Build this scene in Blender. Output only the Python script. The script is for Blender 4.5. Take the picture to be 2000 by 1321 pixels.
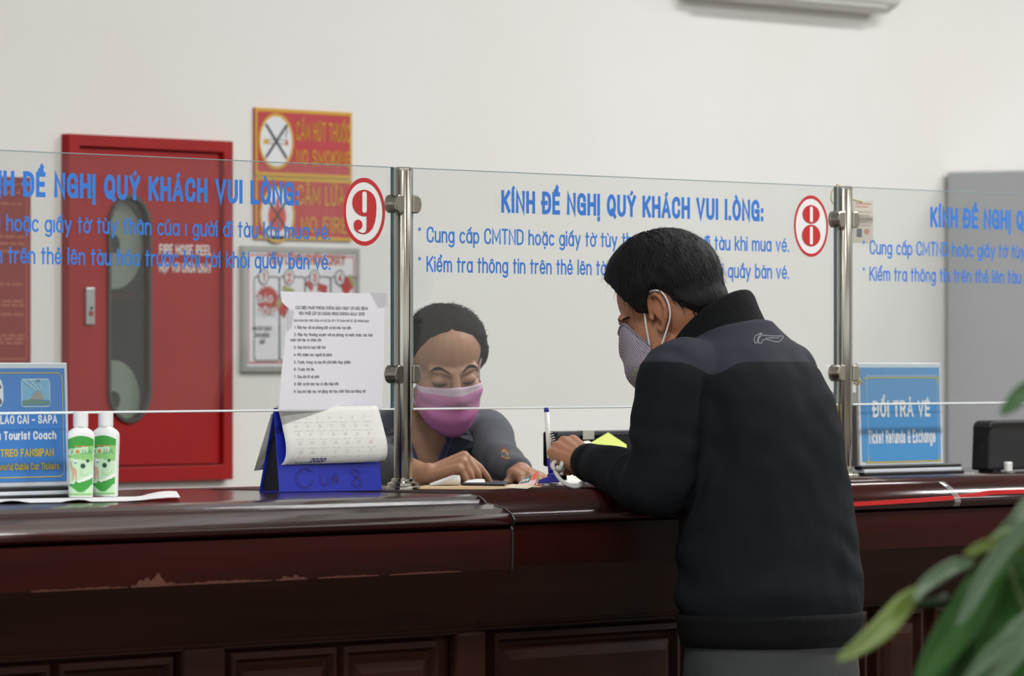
import bpy, bmesh, math, random, unicodedata
from mathutils import Vector, Matrix, noise
from mathutils.bvhtree import BVHTree
random.seed(7)
SC = bpy.context.scene
for o in list(bpy.data.objects):
    bpy.data.objects.remove(o)
COL = SC.collection
pi = math.pi
# ---------------------------------------------------------------- camera
F = 11570.0                       # focal length in pixels of the 2000 px wide frame
TH = math.radians(53.5)           # how obliquely the counter is seen
D = Vector((math.sin(TH), math.cos(TH), 0))
R = Vector((math.cos(TH), -math.sin(TH), 0))
CAM = Vector((-8.128, -6.252, 1.28))
HORIZON = 708.0
cd = bpy.data.cameras.new('camera')
cam = bpy.data.objects.new('camera', cd)
COL.objects.link(cam)
cam.location = CAM
cam.rotation_euler = (pi / 2, 0, -TH)
cd.sensor_width = 36.0
cd.lens = F / 2000 * 36.0
cd.shift_y = (HORIZON - 660.5) / 2000
cd.clip_start = 0.05
cd.dof.use_dof = True
cd.dof.focus_distance = 10.25
cd.dof.aperture_fstop = 8.2
SC.camera = cam
# ---------------------------------------------------------------- daylight and exposure
w = bpy.data.worlds.new('overcast_daylight')
SC.world = w
w.use_nodes = True
bg = w.node_tree.nodes['Background']
bg.inputs[0].default_value = (0.95, 0.98, 1.0, 1)
bg.inputs[1].default_value = 1.0
SC.view_settings.view_transform = 'Standard'
SC.view_settings.look = 'None'
SC.view_settings.exposure = 0.44
SC.view_settings.gamma = 1.0
SC.cycles.max_bounces = 10
SC.cycles.transparent_max_bounces = 16
SC.cycles.caustics_reflective = False
SC.cycles.caustics_refractive = False

def area_light(name, loc, sx, sy, power, rot=(0, 0, 0), col=(1, 1, 1)):
    l = bpy.data.lights.new(name, 'AREA')
    l.shape = 'RECTANGLE'; l.size = sx; l.size_y = sy; l.energy = power; l.color = col
    o = bpy.data.objects.new(name, l); COL.objects.link(o)
    o.location = loc; o.rotation_euler = rot
    return o
LAMPS = [(-6.5, -1.6), (-2.2, -1.6), (2.1, -1.6), (6.0, -1.6), (-6.5, -5.2), (-2.2, -5.2), (2.1, -5.2), (6.0, -5.2), (1.4, .1), (4.2, .1), (7.0, .1)]  # unseen lamps; the booth row is placed and dimmed to shape wall brightness
LAMP_POWER = 50

# ---------------------------------------------------------------- pixel helpers
def ray(px, py):
    return D + R * ((px - 1000) / F) + Vector((0, 0, (HORIZON - py) / F))
def PY(px, py, Y):
    d = ray(px, py); return CAM + d * ((Y - CAM.y) / d.y)
def PZ(px, py, z):
    d = ray(px, py); return CAM + d * ((z - CAM.z) / d.z)
def PD(px, py, dep):
    return CAM + ray(px, py) * dep
def XY(px, Y):
    return PY(px, HORIZON, Y).x
def ZY(px, py, Y):
    return PY(px, py, Y).z

# ---------------------------------------------------------------- materials
def lin(c):
    return tuple(((v / 255) / 12.92 if v / 255 <= .04045 else ((v / 255 + .055) / 1.055) ** 2.4) for v in c) + (1,)
MATS = {}
def mat(name, rgb, rough=.5, metal=0, bump=0, bscale=40, vary=0, vscale=6, coat=0, sss=0, sheen=0, emit=0, rgb2=None, stretch=None, spec=.5):
    if name in MATS: return MATS[name]
    m = bpy.data.materials.new(name); m.use_nodes = True
    nt = m.node_tree; b = nt.nodes['Principled BSDF']
    c = lin(rgb)
    b.inputs['Base Color'].default_value = c
    b.inputs['Roughness'].default_value = rough
    b.inputs['Metallic'].default_value = metal
    b.inputs['Specular IOR Level'].default_value = spec
    if coat:
        b.inputs['Coat Weight'].default_value = coat; b.inputs['Coat Roughness'].default_value = .06
    if sss:
        b.inputs['Subsurface Weight'].default_value = sss
        b.inputs['Subsurface Radius'].default_value = (.012, .005, .003)
        b.inputs['Subsurface Scale'].default_value = .6
    if sheen:
        b.inputs['Sheen Weight'].default_value = sheen; b.inputs['Sheen Roughness'].default_value = .5
    if emit:
        b.inputs['Emission Color'].default_value = c; b.inputs['Emission Strength'].default_value = emit
    if vary or bump:
        tc = nt.nodes.new('ShaderNodeTexCoord'); mp = nt.nodes.new('ShaderNodeMapping')
        nt.links.new(tc.outputs['Object'], mp.inputs[0])
        if stretch: mp.inputs['Scale'].default_value = stretch
    if vary:
        n = nt.nodes.new('ShaderNodeTexNoise'); n.inputs['Scale'].default_value = vscale; n.inputs['Detail'].default_value = 6
        nt.links.new(mp.outputs[0], n.inputs['Vector'])
        r = nt.nodes.new('ShaderNodeValToRGB')
        c2 = lin(rgb2) if rgb2 else tuple(v * (1 - vary) for v in c[:3]) + (1,)
        r.color_ramp.elements[0].color = c2; r.color_ramp.elements[0].position = .35
        r.color_ramp.elements[1].color = c; r.color_ramp.elements[1].position = .65
        nt.links.new(n.outputs[0], r.inputs[0]); nt.links.new(r.outputs[0], b.inputs['Base Color'])
    if bump:
        n2 = nt.nodes.new('ShaderNodeTexNoise'); n2.inputs['Scale'].default_value = bscale; n2.inputs['Detail'].default_value = 4
        nt.links.new(mp.outputs[0], n2.inputs['Vector'])
        bp = nt.nodes.new('ShaderNodeBump'); bp.inputs['Strength'].default_value = bump; bp.inputs['Distance'].default_value = .01
        nt.links.new(n2.outputs[0], bp.inputs['Height']); nt.links.new(bp.outputs[0], b.inputs['Normal'])
    MATS[name] = m
    return m

def glass_mat(name, tint, haze, hazecol=(200, 205, 205)):
    """architectural pane: straight-through transmission, a Fresnel mirror and a little dust"""
    if name in MATS: return MATS[name]
    m = bpy.data.materials.new(name); m.use_nodes = True
    nt = m.node_tree; nt.nodes.clear()
    out = nt.nodes.new('ShaderNodeOutputMaterial')
    tr = nt.nodes.new('ShaderNodeBsdfTransparent'); tr.inputs[0].default_value = (*tint, 1)
    gl = nt.nodes.new('ShaderNodeBsdfGlossy'); gl.inputs['Roughness'].default_value = .02
    df = nt.nodes.new('ShaderNodeBsdfDiffuse'); df.inputs[0].default_value = lin(hazecol)
    geo = nt.nodes.new('ShaderNodeNewGeometry')
    ior = nt.nodes.new('ShaderNodeMapRange')
    ior.inputs[3].default_value = 1.5; ior.inputs[4].default_value = 1 / 1.5
    nt.links.new(geo.outputs['Backfacing'], ior.inputs[0])
    fr = nt.nodes.new('ShaderNodeFresnel'); nt.links.new(ior.outputs[0], fr.inputs[0])
    m1 = nt.nodes.new('ShaderNodeMixShader'); m1.inputs[0].default_value = haze
    nt.links.new(tr.outputs[0], m1.inputs[1]); nt.links.new(df.outputs[0], m1.inputs[2])
    m2 = nt.nodes.new('ShaderNodeMixShader')
    nt.links.new(fr.outputs[0], m2.inputs[0]); nt.links.new(m1.outputs[0], m2.inputs[1]); nt.links.new(gl.outputs[0], m2.inputs[2])
    nt.links.new(m2.outputs[0], out.inputs[0])
    MATS[name] = m
    return m

# ---------------------------------------------------------------- mesh builder
class MB:
    def __init__(s): s.v = []; s.f = []; s.m = []
    def add(s, vs, fs, mi=0):
        k = len(s.v); s.v += [Vector(v) for v in vs]
        for f in fs: s.f.append([i + k for i in f]); s.m.append(mi)
        return s
    def box(s, a, b, mi=0, M=None):
        x0, y0, z0 = a; x1, y1, z1 = b
        vs = [(x, y, z) for z in (z0, z1) for y in (y0, y1) for x in (x0, x1)]
        if M: vs = [M @ Vector(v) for v in vs]
        return s.add(vs, [(0, 2, 3, 1), (4, 5, 7, 6), (0, 1, 5, 4), (2, 6, 7, 3), (0, 4, 6, 2), (1, 3, 7, 5)], mi)
    def rings(s, rr, cap=True, mi=0, closed=True):
        n = len(rr[0]); vs = [p for r in rr for p in r]; fs = []
        for i in range(len(rr) - 1):
            for j in range(n if closed else n - 1):
                a = i * n + j; b = i * n + (j + 1) % n
                fs.append((a, b, b + n, a + n))
        if cap and closed:
            fs.append(tuple(range(n - 1, -1, -1))); fs.append(tuple(range((len(rr) - 1) * n, len(rr) * n)))
        return s.add(vs, fs, mi)
    def tube(s, pts, rad, n=12, mi=0, cap=True):
        pts = [Vector(p) for p in pts]
        if not hasattr(rad, '__len__'): rad = [rad] * len(pts)
        rr = []; up = None
        for i, p in enumerate(pts):
            t = (pts[min(i + 1, len(pts) - 1)] - pts[max(i - 1, 0)]).normalized()
            if up is None:
                up = Vector((0, 0, 1)) if abs(t.z) < .9 else Vector((1, 0, 0))
            up = (up - t * up.dot(t)).normalized(); sd = t.cross(up)
            rr.append([p + (up * math.cos(a) + sd * math.sin(a)) * rad[i] for a in [2 * pi * k / n for k in range(n)]])
        return s.rings(rr, cap, mi)
    def lathe(s, prof, c=(0, 0, 0), n=32, mi=0, cap=True):
        c = Vector(c)
        return s.rings([[c + Vector((r * math.cos(2 * pi * k / n), r * math.sin(2 * pi * k / n), z)) for k in range(n)] for r, z in prof], cap, mi)
    def capsule(s, a, b, ra, rb, n=14, mi=0):
        a = Vector(a); b = Vector(b); t = (b - a); L = t.length; t = t / L if L > 1e-9 else Vector((0, 0, 1))
        pts = []; rs = []
        for k in range(5):
            q = pi / 2 * (1 - k / 4); pts.append(a - t * ra * math.sin(q)); rs.append(max(ra * math.cos(q), ra * .02))
        for k in range(5):
            q = pi / 2 * k / 4; pts.append(b + t * rb * math.sin(q)); rs.append(max(rb * math.cos(q), rb * .02))
        return s.tube(pts, rs, n, mi)
    def ell(s, c, r, M=None, n=24, m=16, mi=0):
        c = Vector(c); rr = []
        for i in range(m + 1):
            q = -pi / 2 + pi * i / m; cr = max(math.cos(q), .002)
            ring = [Vector((r[0] * cr * math.cos(2 * pi * k / n), r[1] * cr * math.sin(2 * pi * k / n), r[2] * math.sin(q))) for k in range(n)]
            rr.append([c + ((M @ p) if M else p) for p in ring])
        return s.rings(rr, True, mi)
    def xform(s, M, start=0):
        for i in range(start, len(s.v)): s.v[i] = M @ s.v[i]
        return s
    def mesh(s, name):
        me = bpy.data.meshes.new(name); me.from_pydata([tuple(v) for v in s.v], [], s.f)
        return me
    def build(s, name, mats, parent=None, smooth=False, bevel=0, segs=2, loc=None, fixn=True):
        me = s.mesh(name)
        if not isinstance(mats, (list, tuple)): mats = [mats]
        for m in mats: me.materials.append(m)
        me.polygons.foreach_set('material_index', s.m)
        if fixn:
            b = bmesh.new(); b.from_mesh(me); bmesh.ops.recalc_face_normals(b, faces=b.faces); b.to_mesh(me); b.free()
        if smooth: me.shade_smooth() if hasattr(me, 'shade_smooth') else [setattr(p, 'use_smooth', True) for p in me.polygons]
        return link(name, me, parent, bevel, segs)
def link(name, me, parent=None, bevel=0, segs=2):
    o = bpy.data.objects.new(name, me); COL.objects.link(o)
    if parent: put(o, parent)
    if bevel:
        md = o.modifiers.new('bevel', 'BEVEL'); md.width = bevel; md.segments = segs; md.limit_method = 'ANGLE'; md.angle_limit = .6
        md.harden_normals = False
    return o
def world(o):
    """the world matrix of a chain of parents (nothing is rotated or scaled by hand above it)"""
    return (world(o.parent) @ o.matrix_basis) if o.parent else o.matrix_basis.copy()
def put(o, parent):
    """meshes are built in world coordinates, so a part is shifted back by where its thing stands"""
    o.parent = parent
    if o.type == 'MESH': o.data.transform(world(parent).inverted())
def tag(o, label=None, cat=None, group=None, kind=None):
    if label: o['label'] = label
    if cat: o['category'] = cat
    if group: o['group'] = group
    if kind: o['kind'] = kind
    return o
def thing(name, label, cat, loc=(0, 0, 0), group=None):
    o = bpy.data.objects.new(name, None); COL.objects.link(o); o.location = loc; o.empty_display_size = .1
    return tag(o, label, cat, group)
def struct(name, mb, m, **k):
    return tag(mb.build(name, m, **k), kind='structure')

# ---------------------------------------------------------------- stroke lettering
def G(): pass
GL = {
'A': (6, "0,0 3,10 6,0;1.1,3.2 4.9,3.2"), 'B': (5.2, "0,0 0,10;~0,10 2.6,10 4.3,9.3 4.7,7.7 4.3,6 2.6,5.3 0,5.3;~0,5.3 2.8,5.3 4.7,4.5 5.2,2.7 4.7,.8 2.8,0 0,0"),
'C': (5.4, "~5.3,7.2 4.8,9.2 2.8,10 .8,9 0,7 0,5 0,3 .8,1 2.8,0 4.8,.8 5.3,2.8"), 'D': (5.4, "0,0 0,10;~0,10 2.4,10 4.6,9 5.4,7 5.4,5 5.4,3 4.6,1 2.4,0 0,0"),
'E': (4.4, "4.4,10 0,10 0,0 4.4,0;0,5.1 3.9,5.1"), 'F': (4.2, "4.2,10 0,10 0,0;0,5.1 3.7,5.1"),
'G': (5.6, "~5.4,7.4 4.8,9.2 2.8,10 .8,9 0,7 0,5 0,3 .8,1 2.8,0 4.7,.7 5.5,2.4;5.5,0 5.5,4.6 3,4.6"), 'H': (5.4, "0,0 0,10;5.4,0 5.4,10;0,5.1 5.4,5.1"),
'I': (.1, "0,0 0,10"), 'J': (3.8, "~3.8,10 3.8,3 3.3,.8 1.9,0 .5,.8 0,2.6"), 'K': (5.2, "0,0 0,10;5.2,10 .3,4.2;1.8,5.8 5.3,0"), 'L': (4, "0,10 0,0 4,0"),
'M': (7, "0,0 0,10 3.5,2 7,10 7,0"), 'N': (5.5, "0,0 0,10 5.5,0 5.5,10"), 'O': (5.8, "@2.9,5,2.9,5,0,360"), 'P': (5, "0,0 0,10;~0,10 2.8,10 4.6,9.2 5,7.4 4.6,5.6 2.8,4.8 0,4.8"),
'Q': (5.8, "@2.9,5,2.9,5,0,360;3.4,2.2 6,-1.2"), 'R': (5.2, "0,0 0,10;~0,10 2.8,10 4.6,9.2 5,7.5 4.6,5.8 2.8,5 0,5;2.8,5 5.3,0"),
'S': (5, "~4.8,7.7 4.2,9.4 2.4,10 .7,9.4 .1,7.7 .7,6.2 2.5,5.2 4.3,4.2 5,2.6 4.4,.7 2.5,0 .6,.7 0,2.6"), 'T': (5, "0,10 5,10;2.5,10 2.5,0"), 'U': (5.4, "~0,10 0,6 0,3 .8,.7 2.7,0 4.6,.7 5.4,3 5.4,6 5.4,10"),
'V': (5.8, "0,10 2.9,0 5.8,10"), 'W': (8, "0,10 2,0 4,9 6,0 8,10"), 'X': (5.4, "0,0 5.4,10;0,10 5.4,0"), 'Y': (5.6, "0,10 2.8,4.6 5.6,10;2.8,4.6 2.8,0"), 'Z': (5, "0,10 5,10 0,0 5,0"),
'0': (5, "@2.5,5,2.5,5,0,360"), '1': (2.2, "0,8 2.2,10 2.2,0"), '2': (4.8, "~.1,7.4 .6,9.3 2.4,10 4.2,9.3 4.6,7.4 3.6,5 .1,0;0,0 4.8,0"), '3': (4.8, "~.2,8 1,9.6 2.4,10 4.1,9.2 4.4,7.6 3.6,5.8 2,5.3;~2,5.3 4,4.7 4.8,2.8 4.1,.7 2.4,0 .7,.6 0,2.3"), '4': (5, "4,0 4,10 0,3 5,3"),
'5': (4.8, "4.4,10 .8,10 .3,5;~.3,5 2,6.2 3.8,5.6 4.8,3.4 4.1,.9 2.3,0 .6,.6 0,2"), '6': (5, "~4.4,9.4 2.6,9.9 .8,8 0,4;@2.5,3.2,2.5,3.2,0,360"), '7': (4.6, "0,10 4.6,10 1.6,0"), '8': (5, "@2.5,7.6,2.1,2.4,0,360;@2.5,2.7,2.5,2.7,0,360"), '9': (5, "@2.5,6.8,2.5,3.2,0,360;~5,6 4.6,2.4 3,.4 .8,.3"),
'a': (4.6, "@2.3,3.5,2.3,3.5,0,360;4.6,7 4.6,0"), 'b': (4.6, "@2.3,3.5,2.3,3.5,0,360;0,10 0,0"), 'c': (4.2, "@2.4,3.5,2.4,3.5,45,315"), 'd': (4.6, "@2.3,3.5,2.3,3.5,0,360;4.6,10 4.6,0"), 'e': (4.6, "@2.3,3.5,2.3,3.5,0,320;0,3.5 4.6,3.5"),
'f': (2.6, "~2.7,9.9 1.6,9.9 .9,9 .9,7 .9,0;0,6.9 2.4,6.9"), 'g': (4.6, "@2.3,3.5,2.3,3.5,0,360;~4.6,7 4.6,0 4.4,-1.8 3.4,-2.8 2,-3 .4,-2.2"), 'h': (4.2, "0,0 0,10;~0,4.2 .7,6.3 2.3,7 3.7,6.2 4.2,4.4 4.2,0"), 'i': (.1, "0,0 0,7;0,9.2 0,9.7"), '\u0131': (.1, "0,0 0,7"), 'j': (1, "~.8,7 .8,-1.6 .4,-2.7 -.6,-3;.8,8.9 .8,10"),
'k': (4, "0,0 0,10;3.8,7 .2,3.2;1.3,4.3 4,0"), 'l': (.1, "0,0 0,10"), 'm': (7, "0,0 0,7;~0,4.4 .6,6.3 1.9,7 3.1,6.3 3.5,4.6 3.5,0;~3.5,4.4 4.1,6.3 5.4,7 6.6,6.3 7,4.6 7,0"), 'n': (4.2, "0,0 0,7;~0,4.2 .7,6.3 2.3,7 3.7,6.2 4.2,4.4 4.2,0"), 'o': (4.8, "@2.4,3.5,2.4,3.5,0,360"),
'p': (4.6, "@2.3,3.5,2.3,3.5,0,360;0,7 0,-3"), 'q': (4.6, "@2.3,3.5,2.3,3.5,0,360;4.6,7 4.6,-3"), 'r': (2.6, "0,0 0,7;~0,4 .6,6.2 2.6,6.9"), 's': (3.6, "~3.4,5.6 2.8,6.8 1.6,7 .4,6.5 .2,5.2 1,4.2 2.4,3.3 3.5,2.4 3.4,.8 2.4,.1 1.2,0 .3,.5 0,1.6"), 't': (2.6, "1.1,9.4 1.1,0;0,6.9 2.6,6.9"),
'u': (4.2, "~0,7 0,2.6 .5,.7 1.9,0 3.5,.7 4.2,2.8;4.2,7 4.2,0"), 'v': (4.2, "0,7 2.1,0 4.2,7"), 'w': (6.4, "0,7 1.6,0 3.2,6.6 4.8,0 6.4,7"), 'x': (4, "0,0 4,7;0,7 4,0"), 'y': (4.4, "0,7 2.2,.4;4.4,7 1.2,-3"), 'z': (3.8, "0,7 3.8,7 0,0 3.8,0"),
'.': (.1, "0,0 0,.4"), ',': (.4, ".4,.8 0,-1.4"), ':': (.1, "0,.1 0,.6;0,4.9 0,5.4"), '-': (2.4, "0,3.8 2.4,3.8"), '\u2013': (3.6, "0,4.2 3.6,4.2"), '*': (2.6, "1.3,10 1.3,7.2;.1,9.3 2.5,7.9;2.5,9.3 .1,7.9"), '!': (.1, "0,10 0,3;0,1 0,0"),
'&': (6, "~6,0 2,6 1,8 1.6,9.6 3,10 4.2,9 3.9,7.4 1.4,5.4 .1,3.2 .6,.9 2.4,0 4.2,.9 5.6,4.4"), '(': (1.6, "~1.6,11 .4,8 0,5 .4,2 1.6,-1"), ')': (1.6, "~0,11 1.2,8 1.6,5 1.2,2 0,-1"), '/': (3, "0,-1 3,11"), '+': (4, "0,4 4,4;2,2 2,6"),
}
GL['\u0110'] = (GL['D'][0], GL['D'][1] + ";-1.1,5 2.4,5"); GL['\u0111'] = (GL['d'][0], GL['d'][1] + ";2.4,8.8 5.9,8.8")
MARKS = {'\u0301': "-.5,.2 .9,1.9", '\u0300': ".5,.2 -.9,1.9", '\u0303': "~-1.6,.5 -.8,1.3 .8,.5 1.6,1.3", '\u0309': "~-.7,1.7 .3,2.1 .8,1.4 0,.8 0,.2", '\u0302': "-1.5,.2 0,1.5 1.5,.2", '\u0306': "~-1.5,1.6 -.8,.5 .8,.5 1.5,1.6"}
def _poly(s):
    s = s.strip()
    if s[0] == '@':
        cx, cy, rx, ry, a0, a1 = map(float, s[1:].split(','))
        n = 24; full = abs(a1 - a0) >= 359
        return [(cx + rx * math.cos(math.radians(a0 + (a1 - a0) * k / n)), cy + ry * math.sin(math.radians(a0 + (a1 - a0) * k / n))) for k in range(n if full else n + 1)], full
    sm = s[0] == '~'
    pts = [tuple(map(float, q.split(','))) for q in s.lstrip('~').split()]
    if sm:
        o = []
        for i in range(len(pts) - 1):
            p0 = pts[max(i - 1, 0)]; p1 = pts[i]; p2 = pts[i + 1]; p3 = pts[min(i + 2, len(pts) - 1)]
            for k in range(4):
                t = k / 4
                o.append(tuple(.5 * (2 * p1[c] + (p2[c] - p0[c]) * t + (2 * p0[c] - 5 * p1[c] + 4 * p2[c] - p3[c]) * t * t + (3 * p1[c] - p0[c] - 3 * p2[c] + p3[c]) * t ** 3) for c in (0, 1)))
        o.append(pts[-1]); pts = o
    return pts, False
def glyphs(text, gap, space, mk=0):
    """-> list of (polyline, closed, weight factor) in units of a tenth of the cap height, and the width"""
    out = []; x = 0
    for ch in text:
        if ch == ' ': x += space; continue
        dec = unicodedata.normalize('NFD', ch)
        base = dec[0]; marks = dec[1:]
        if base not in GL: x += space; continue
        wd, st = GL[base]
        for s in st.split(';'):
            p, c = _poly(s); out.append(([(a + x, b) for a, b in p], c, .5 if base == '*' else 1))
        top = 10.5 + mk if (base.isupper() or base in 'bdfhklt') else (7.7 + mk if base != 'i' else 8.0 + mk)
        if base == 'i' and marks and marks != '\u0323': out.pop()
        mx = x + wd / 2; yy = top; dx = 0
        for m in sorted(marks, key=lambda q: '\u0323\u031b\u0302\u0306\u0301\u0300\u0309\u0303'.index(q) if q in '\u0323\u031b\u0302\u0306\u0301\u0300\u0309\u0303' else 9):
            if m == '\u0323': out.append(([(mx, -1.9 - mk), (mx, -2.4 - mk)], False, 1)); continue
            if m == '\u031b':
                h = 10 if base.isupper() else 7
                out.append((_poly("~%f,%f %f,%f %f,%f" % (x + wd - .3, h - .6, x + wd + 1, h - .2, x + wd + 1.2, h + 1.4))[0], False, .9)); continue
            p, c = _poly(MARKS[m]); out.append(([(a + mx + dx, b + yy) for a, b in p], c, .8))
            if m in '\u0302\u0306': yy += 1.3 + mk * .5; dx = 1.2
        x += wd + gap
    return out, x - gap
def ribbon(mb, pts, closed, w, f, mi, ext=0):
    n = len(pts); L = []; Rr = []
    if not closed and n > 1:
        pts = list(pts)
        for i, j in ((0, 1), (n - 1, n - 2)):
            dx, dy = pts[i][0] - pts[j][0], pts[i][1] - pts[j][1]; l = math.hypot(dx, dy) or 1
            pts[i] = (pts[i][0] + dx / l * w * ext, pts[i][1] + dy / l * w * ext)
    for i in range(n):
        p = pts[i]
        a = pts[(i - 1) % n] if (closed or i > 0) else None
        b = pts[(i + 1) % n] if (closed or i < n - 1) else None
        def nr(u, v):
            dx, dy = v[0] - u[0], v[1] - u[1]; l = math.hypot(dx, dy) or 1; return (-dy / l, dx / l)
        if a is None: nx, ny = nr(p, b); k = 1
        elif b is None: nx, ny = nr(a, p); k = 1
        else:
            n1 = nr(a, p); n2 = nr(p, b); nx, ny = n1[0] + n2[0], n1[1] + n2[1]; l = math.hypot(nx, ny)
            if l < .25: nx, ny = n1; k = 1
            else:
                nx /= l; ny /= l; k = min(1 / max(nx * n1[0] + ny * n1[1], .3), 2.2)
        L.append((p[0] + nx * w * k, p[1] + ny * w * k)); Rr.append((p[0] - nx * w * k, p[1] - ny * w * k))
    vs = [f(*q) for q in L] + [f(*q) for q in Rr]
    fs = [(i, (i + 1) % n, n + (i + 1) % n, n + i) for i in range(n if closed else n - 1)]
    mb.add(vs, fs, mi)
def text(mb, s, org, h, width=None, sx=1, weight=1.0, gap=2.2, space=4.2, align='l', xd=(1, 0, 0), up=(0, 0, 1), mi=0, surf=None, lay=.00006):
    """letters as flat ribbons; h = cap height; width (m) fits the line; surf maps (x,z) metres to a point"""
    org = Vector(org); xd = Vector(xd); up = Vector(up)
    st, wd = glyphs(s, gap, space, max(0, weight - 1.2) * .5)
    k = h / 10; ins = weight / 2
    if width: sx = width / ((wd + weight) * k)
    off = 0 if align == 'l' else (-(wd + weight) * k * sx / 2 if align == 'c' else -(wd + weight) * k * sx)
    nrm = xd.cross(up)
    for i, (p, c, wf) in enumerate(st):
        lift = (i % 7) * lay                      # strokes of a letter cross: none lies in another's plane
        def f(x, y):
            yy = ins + y * (10 - 2 * ins) / 10
            X = off + (x + ins) * k * sx; Z = yy * k
            return surf(X, Z, lift) if surf else org + xd * X + up * Z + nrm * lift
        ribbon(mb, p, c, weight * wf / 2, f, mi, .9 if wf == 1 else .3)
    return wd * k * sx
def plate(mb, c, rx, rz, n=40, y=0, mi=0, a0=0, a1=360, h=None):
    """flat filled ellipse facing -Y"""
    vs = [(c[0] + rx * math.cos(math.radians(a0 + (a1 - a0) * k / n)), y, c[1] + rz * math.sin(math.radians(a0 + (a1 - a0) * k / n))) for k in range(n)]
    mb.add(vs, [tuple(range(n))], mi)
def quad(mb, x0, z0, x1, z1, y, mi=0):
    mb.add([(x0, y, z0), (x1, y, z0), (x1, y, z1), (x0, y, z1)], [(0, 1, 2, 3)], mi)
def poly(mb, pts, y, mi=0):
    mb.add([(p[0], y, p[1]) for p in pts], [tuple(range(len(pts)))], mi)
def frame_line(mb, x0, z0, x1, z1, t, y, mi=0, r=0):
    if r <= 0: pts = [(x0, z0), (x1, z0), (x1, z1), (x0, z1)]
    else:
        pts = []
        for cx, cz, a in ((x1 - r, z0 + r, -90), (x1 - r, z1 - r, 0), (x0 + r, z1 - r, 90), (x0 + r, z0 + r, 180)):
            pts += [(cx + r * math.cos(math.radians(a + 15 * k)), cz + r * math.sin(math.radians(a + 15 * k))) for k in range(7)]
    ribbon(mb, pts, True, t / 2, lambda a, b: Vector((a, y, b)), mi)
# ================================================================ SETTING
WALLY = 2.2
CT = 1.06                                      # counter top
M_wall = mat('cream_wall_paint', (230, 230, 228), .75, vary=.035, vscale=1.3, bump=.05, bscale=30, rgb2=(227, 225, 220))
M_ceil = mat('white_ceiling_paint', (236, 236, 232), .8)
M_floor = mat('beige_floor_tile', (120, 112, 102), .3, vary=.08, vscale=3)
NX0, NX1 = XY(141, WALLY), XY(423, WALLY)
NZ1, NZ0 = ZY(282, 292, WALLY), ZY(282, 911, WALLY)
wb = MB()
for a, b in (((-13, 0), (NX0, 3.6)), ((NX1, 0), (8.2, 3.6)), ((NX0, 0), (NX1, NZ0)), ((NX0, NZ1), (NX1, 3.6))):
    wb.box((a[0], WALLY, a[1]), (b[0], WALLY + .2, b[1]))
struct('wall_back', wb, M_wall)
struct('wall_right', MB().box((8.0, -10, 0), (8.2, WALLY, 3.6)), mat('grey_hall_paint', (196, 194, 190), .75))
struct('floor', MB().box((-13, -10, -.1), (8.2, WALLY + .2, 0)), M_floor)
struct('ceiling', MB().box((-13, -10, 3.6), (8.2, WALLY + .2, 3.7)), M_ceil)
struct('baseboard_back', MB().box((-13, WALLY - .015, 0), (8.0, WALLY, .12)), mat('brown_skirting', (92, 58, 44), .4))
fw = MB(); ops = [(-12.4, -8.6), (-7.6, -3.8), (-2.8, 1.0), (2.0, 5.8)]; px = -13.0
fw.box((-13, -10.2, 0), (8.2, -10, 1.0)); fw.box((-13, -10.2, 3.1), (8.2, -10, 3.6))
for a, b in ops:
    fw.box((px, -10.2, 1.0), (a, -10, 3.1)); px = b
fw.box((px, -10.2, 1.0), (8.2, -10, 3.1))
struct('wall_front', fw, M_wall)  # unseen wall, put in to darken what the counter reflects
struct('trim_1', MB().box((-13, -10, .12), (8.0, -9.98, .98)), mat('added_dark_dado', (92, 74, 64), .4))  # dark dado added out of view so the apron mirrors something dark
M_lamp = mat('lamp_diffuser', (255, 250, 240), .5, emit=2.2); M_lampf = mat('lamp_housing', (225, 225, 222), .4)
for i, (x, y) in enumerate(LAMPS):
    t = thing('unseen_ceiling_light', 'white ceiling light panel over the ticket hall', 'ceiling light', (x, y, 3.6), 'ceiling lights of the ticket hall')
    MB().box((x - .62, y - .17, 3.53), (x + .62, y + .17, 3.6)).build('housing', M_lampf, t, bevel=.008)
    MB().box((x - .58, y - .14, 3.515), (x + .58, y + .14, 3.53)).build('diffuser', M_lamp, t)
    area_light('lamp_light', (x, y, 3.5), 1.16, .28, LAMP_POWER * ({1.4: .30, 4.2: .72, 7.0: .52}[x] if y > 0 else 1))

# ================================================================ TICKET COUNTER
M_wood = mat('dark_mahogany_varnish', (56, 15, 12), .17, spec=.38, vary=.5, vscale=2.2, stretch=(.6, 6, 9), rgb2=(36, 14, 11), coat=.14, bump=.04, bscale=9)
M_wood2 = mat('dark_mahogany_lower', (50, 25, 18), .5, spec=.07, vary=.4, vscale=2, stretch=(.6, 6, 9), rgb2=(37, 21, 15), coat=0)
M_apron = mat('mahogany_apron', (54, 17, 13), .35, spec=.05, vary=.5, vscale=2.2, stretch=(.6, 6, 9), rgb2=(38, 17, 13))
M_seam = mat('black_seam', (10, 8, 8), .5)
M_worn = mat('worn_varnish', (92, 44, 28), .5, vary=.3, vscale=60)
LEFT_P = [(.285, 1.06), (.302, 1.0592), (.316, 1.0565), (.325, 1.051), (.330, 1.0455), (.350, 1.0425), (.370, 1.0365), (.384, 1.028), (.390, 1.018), (.388, 1.011), (.382, 1.007), (.385, 1.002), (.386, .98), (.385, .936), (.381, .931), (.345, .888), (.312, .845), (.306, .836), (.305, .83)]
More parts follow.
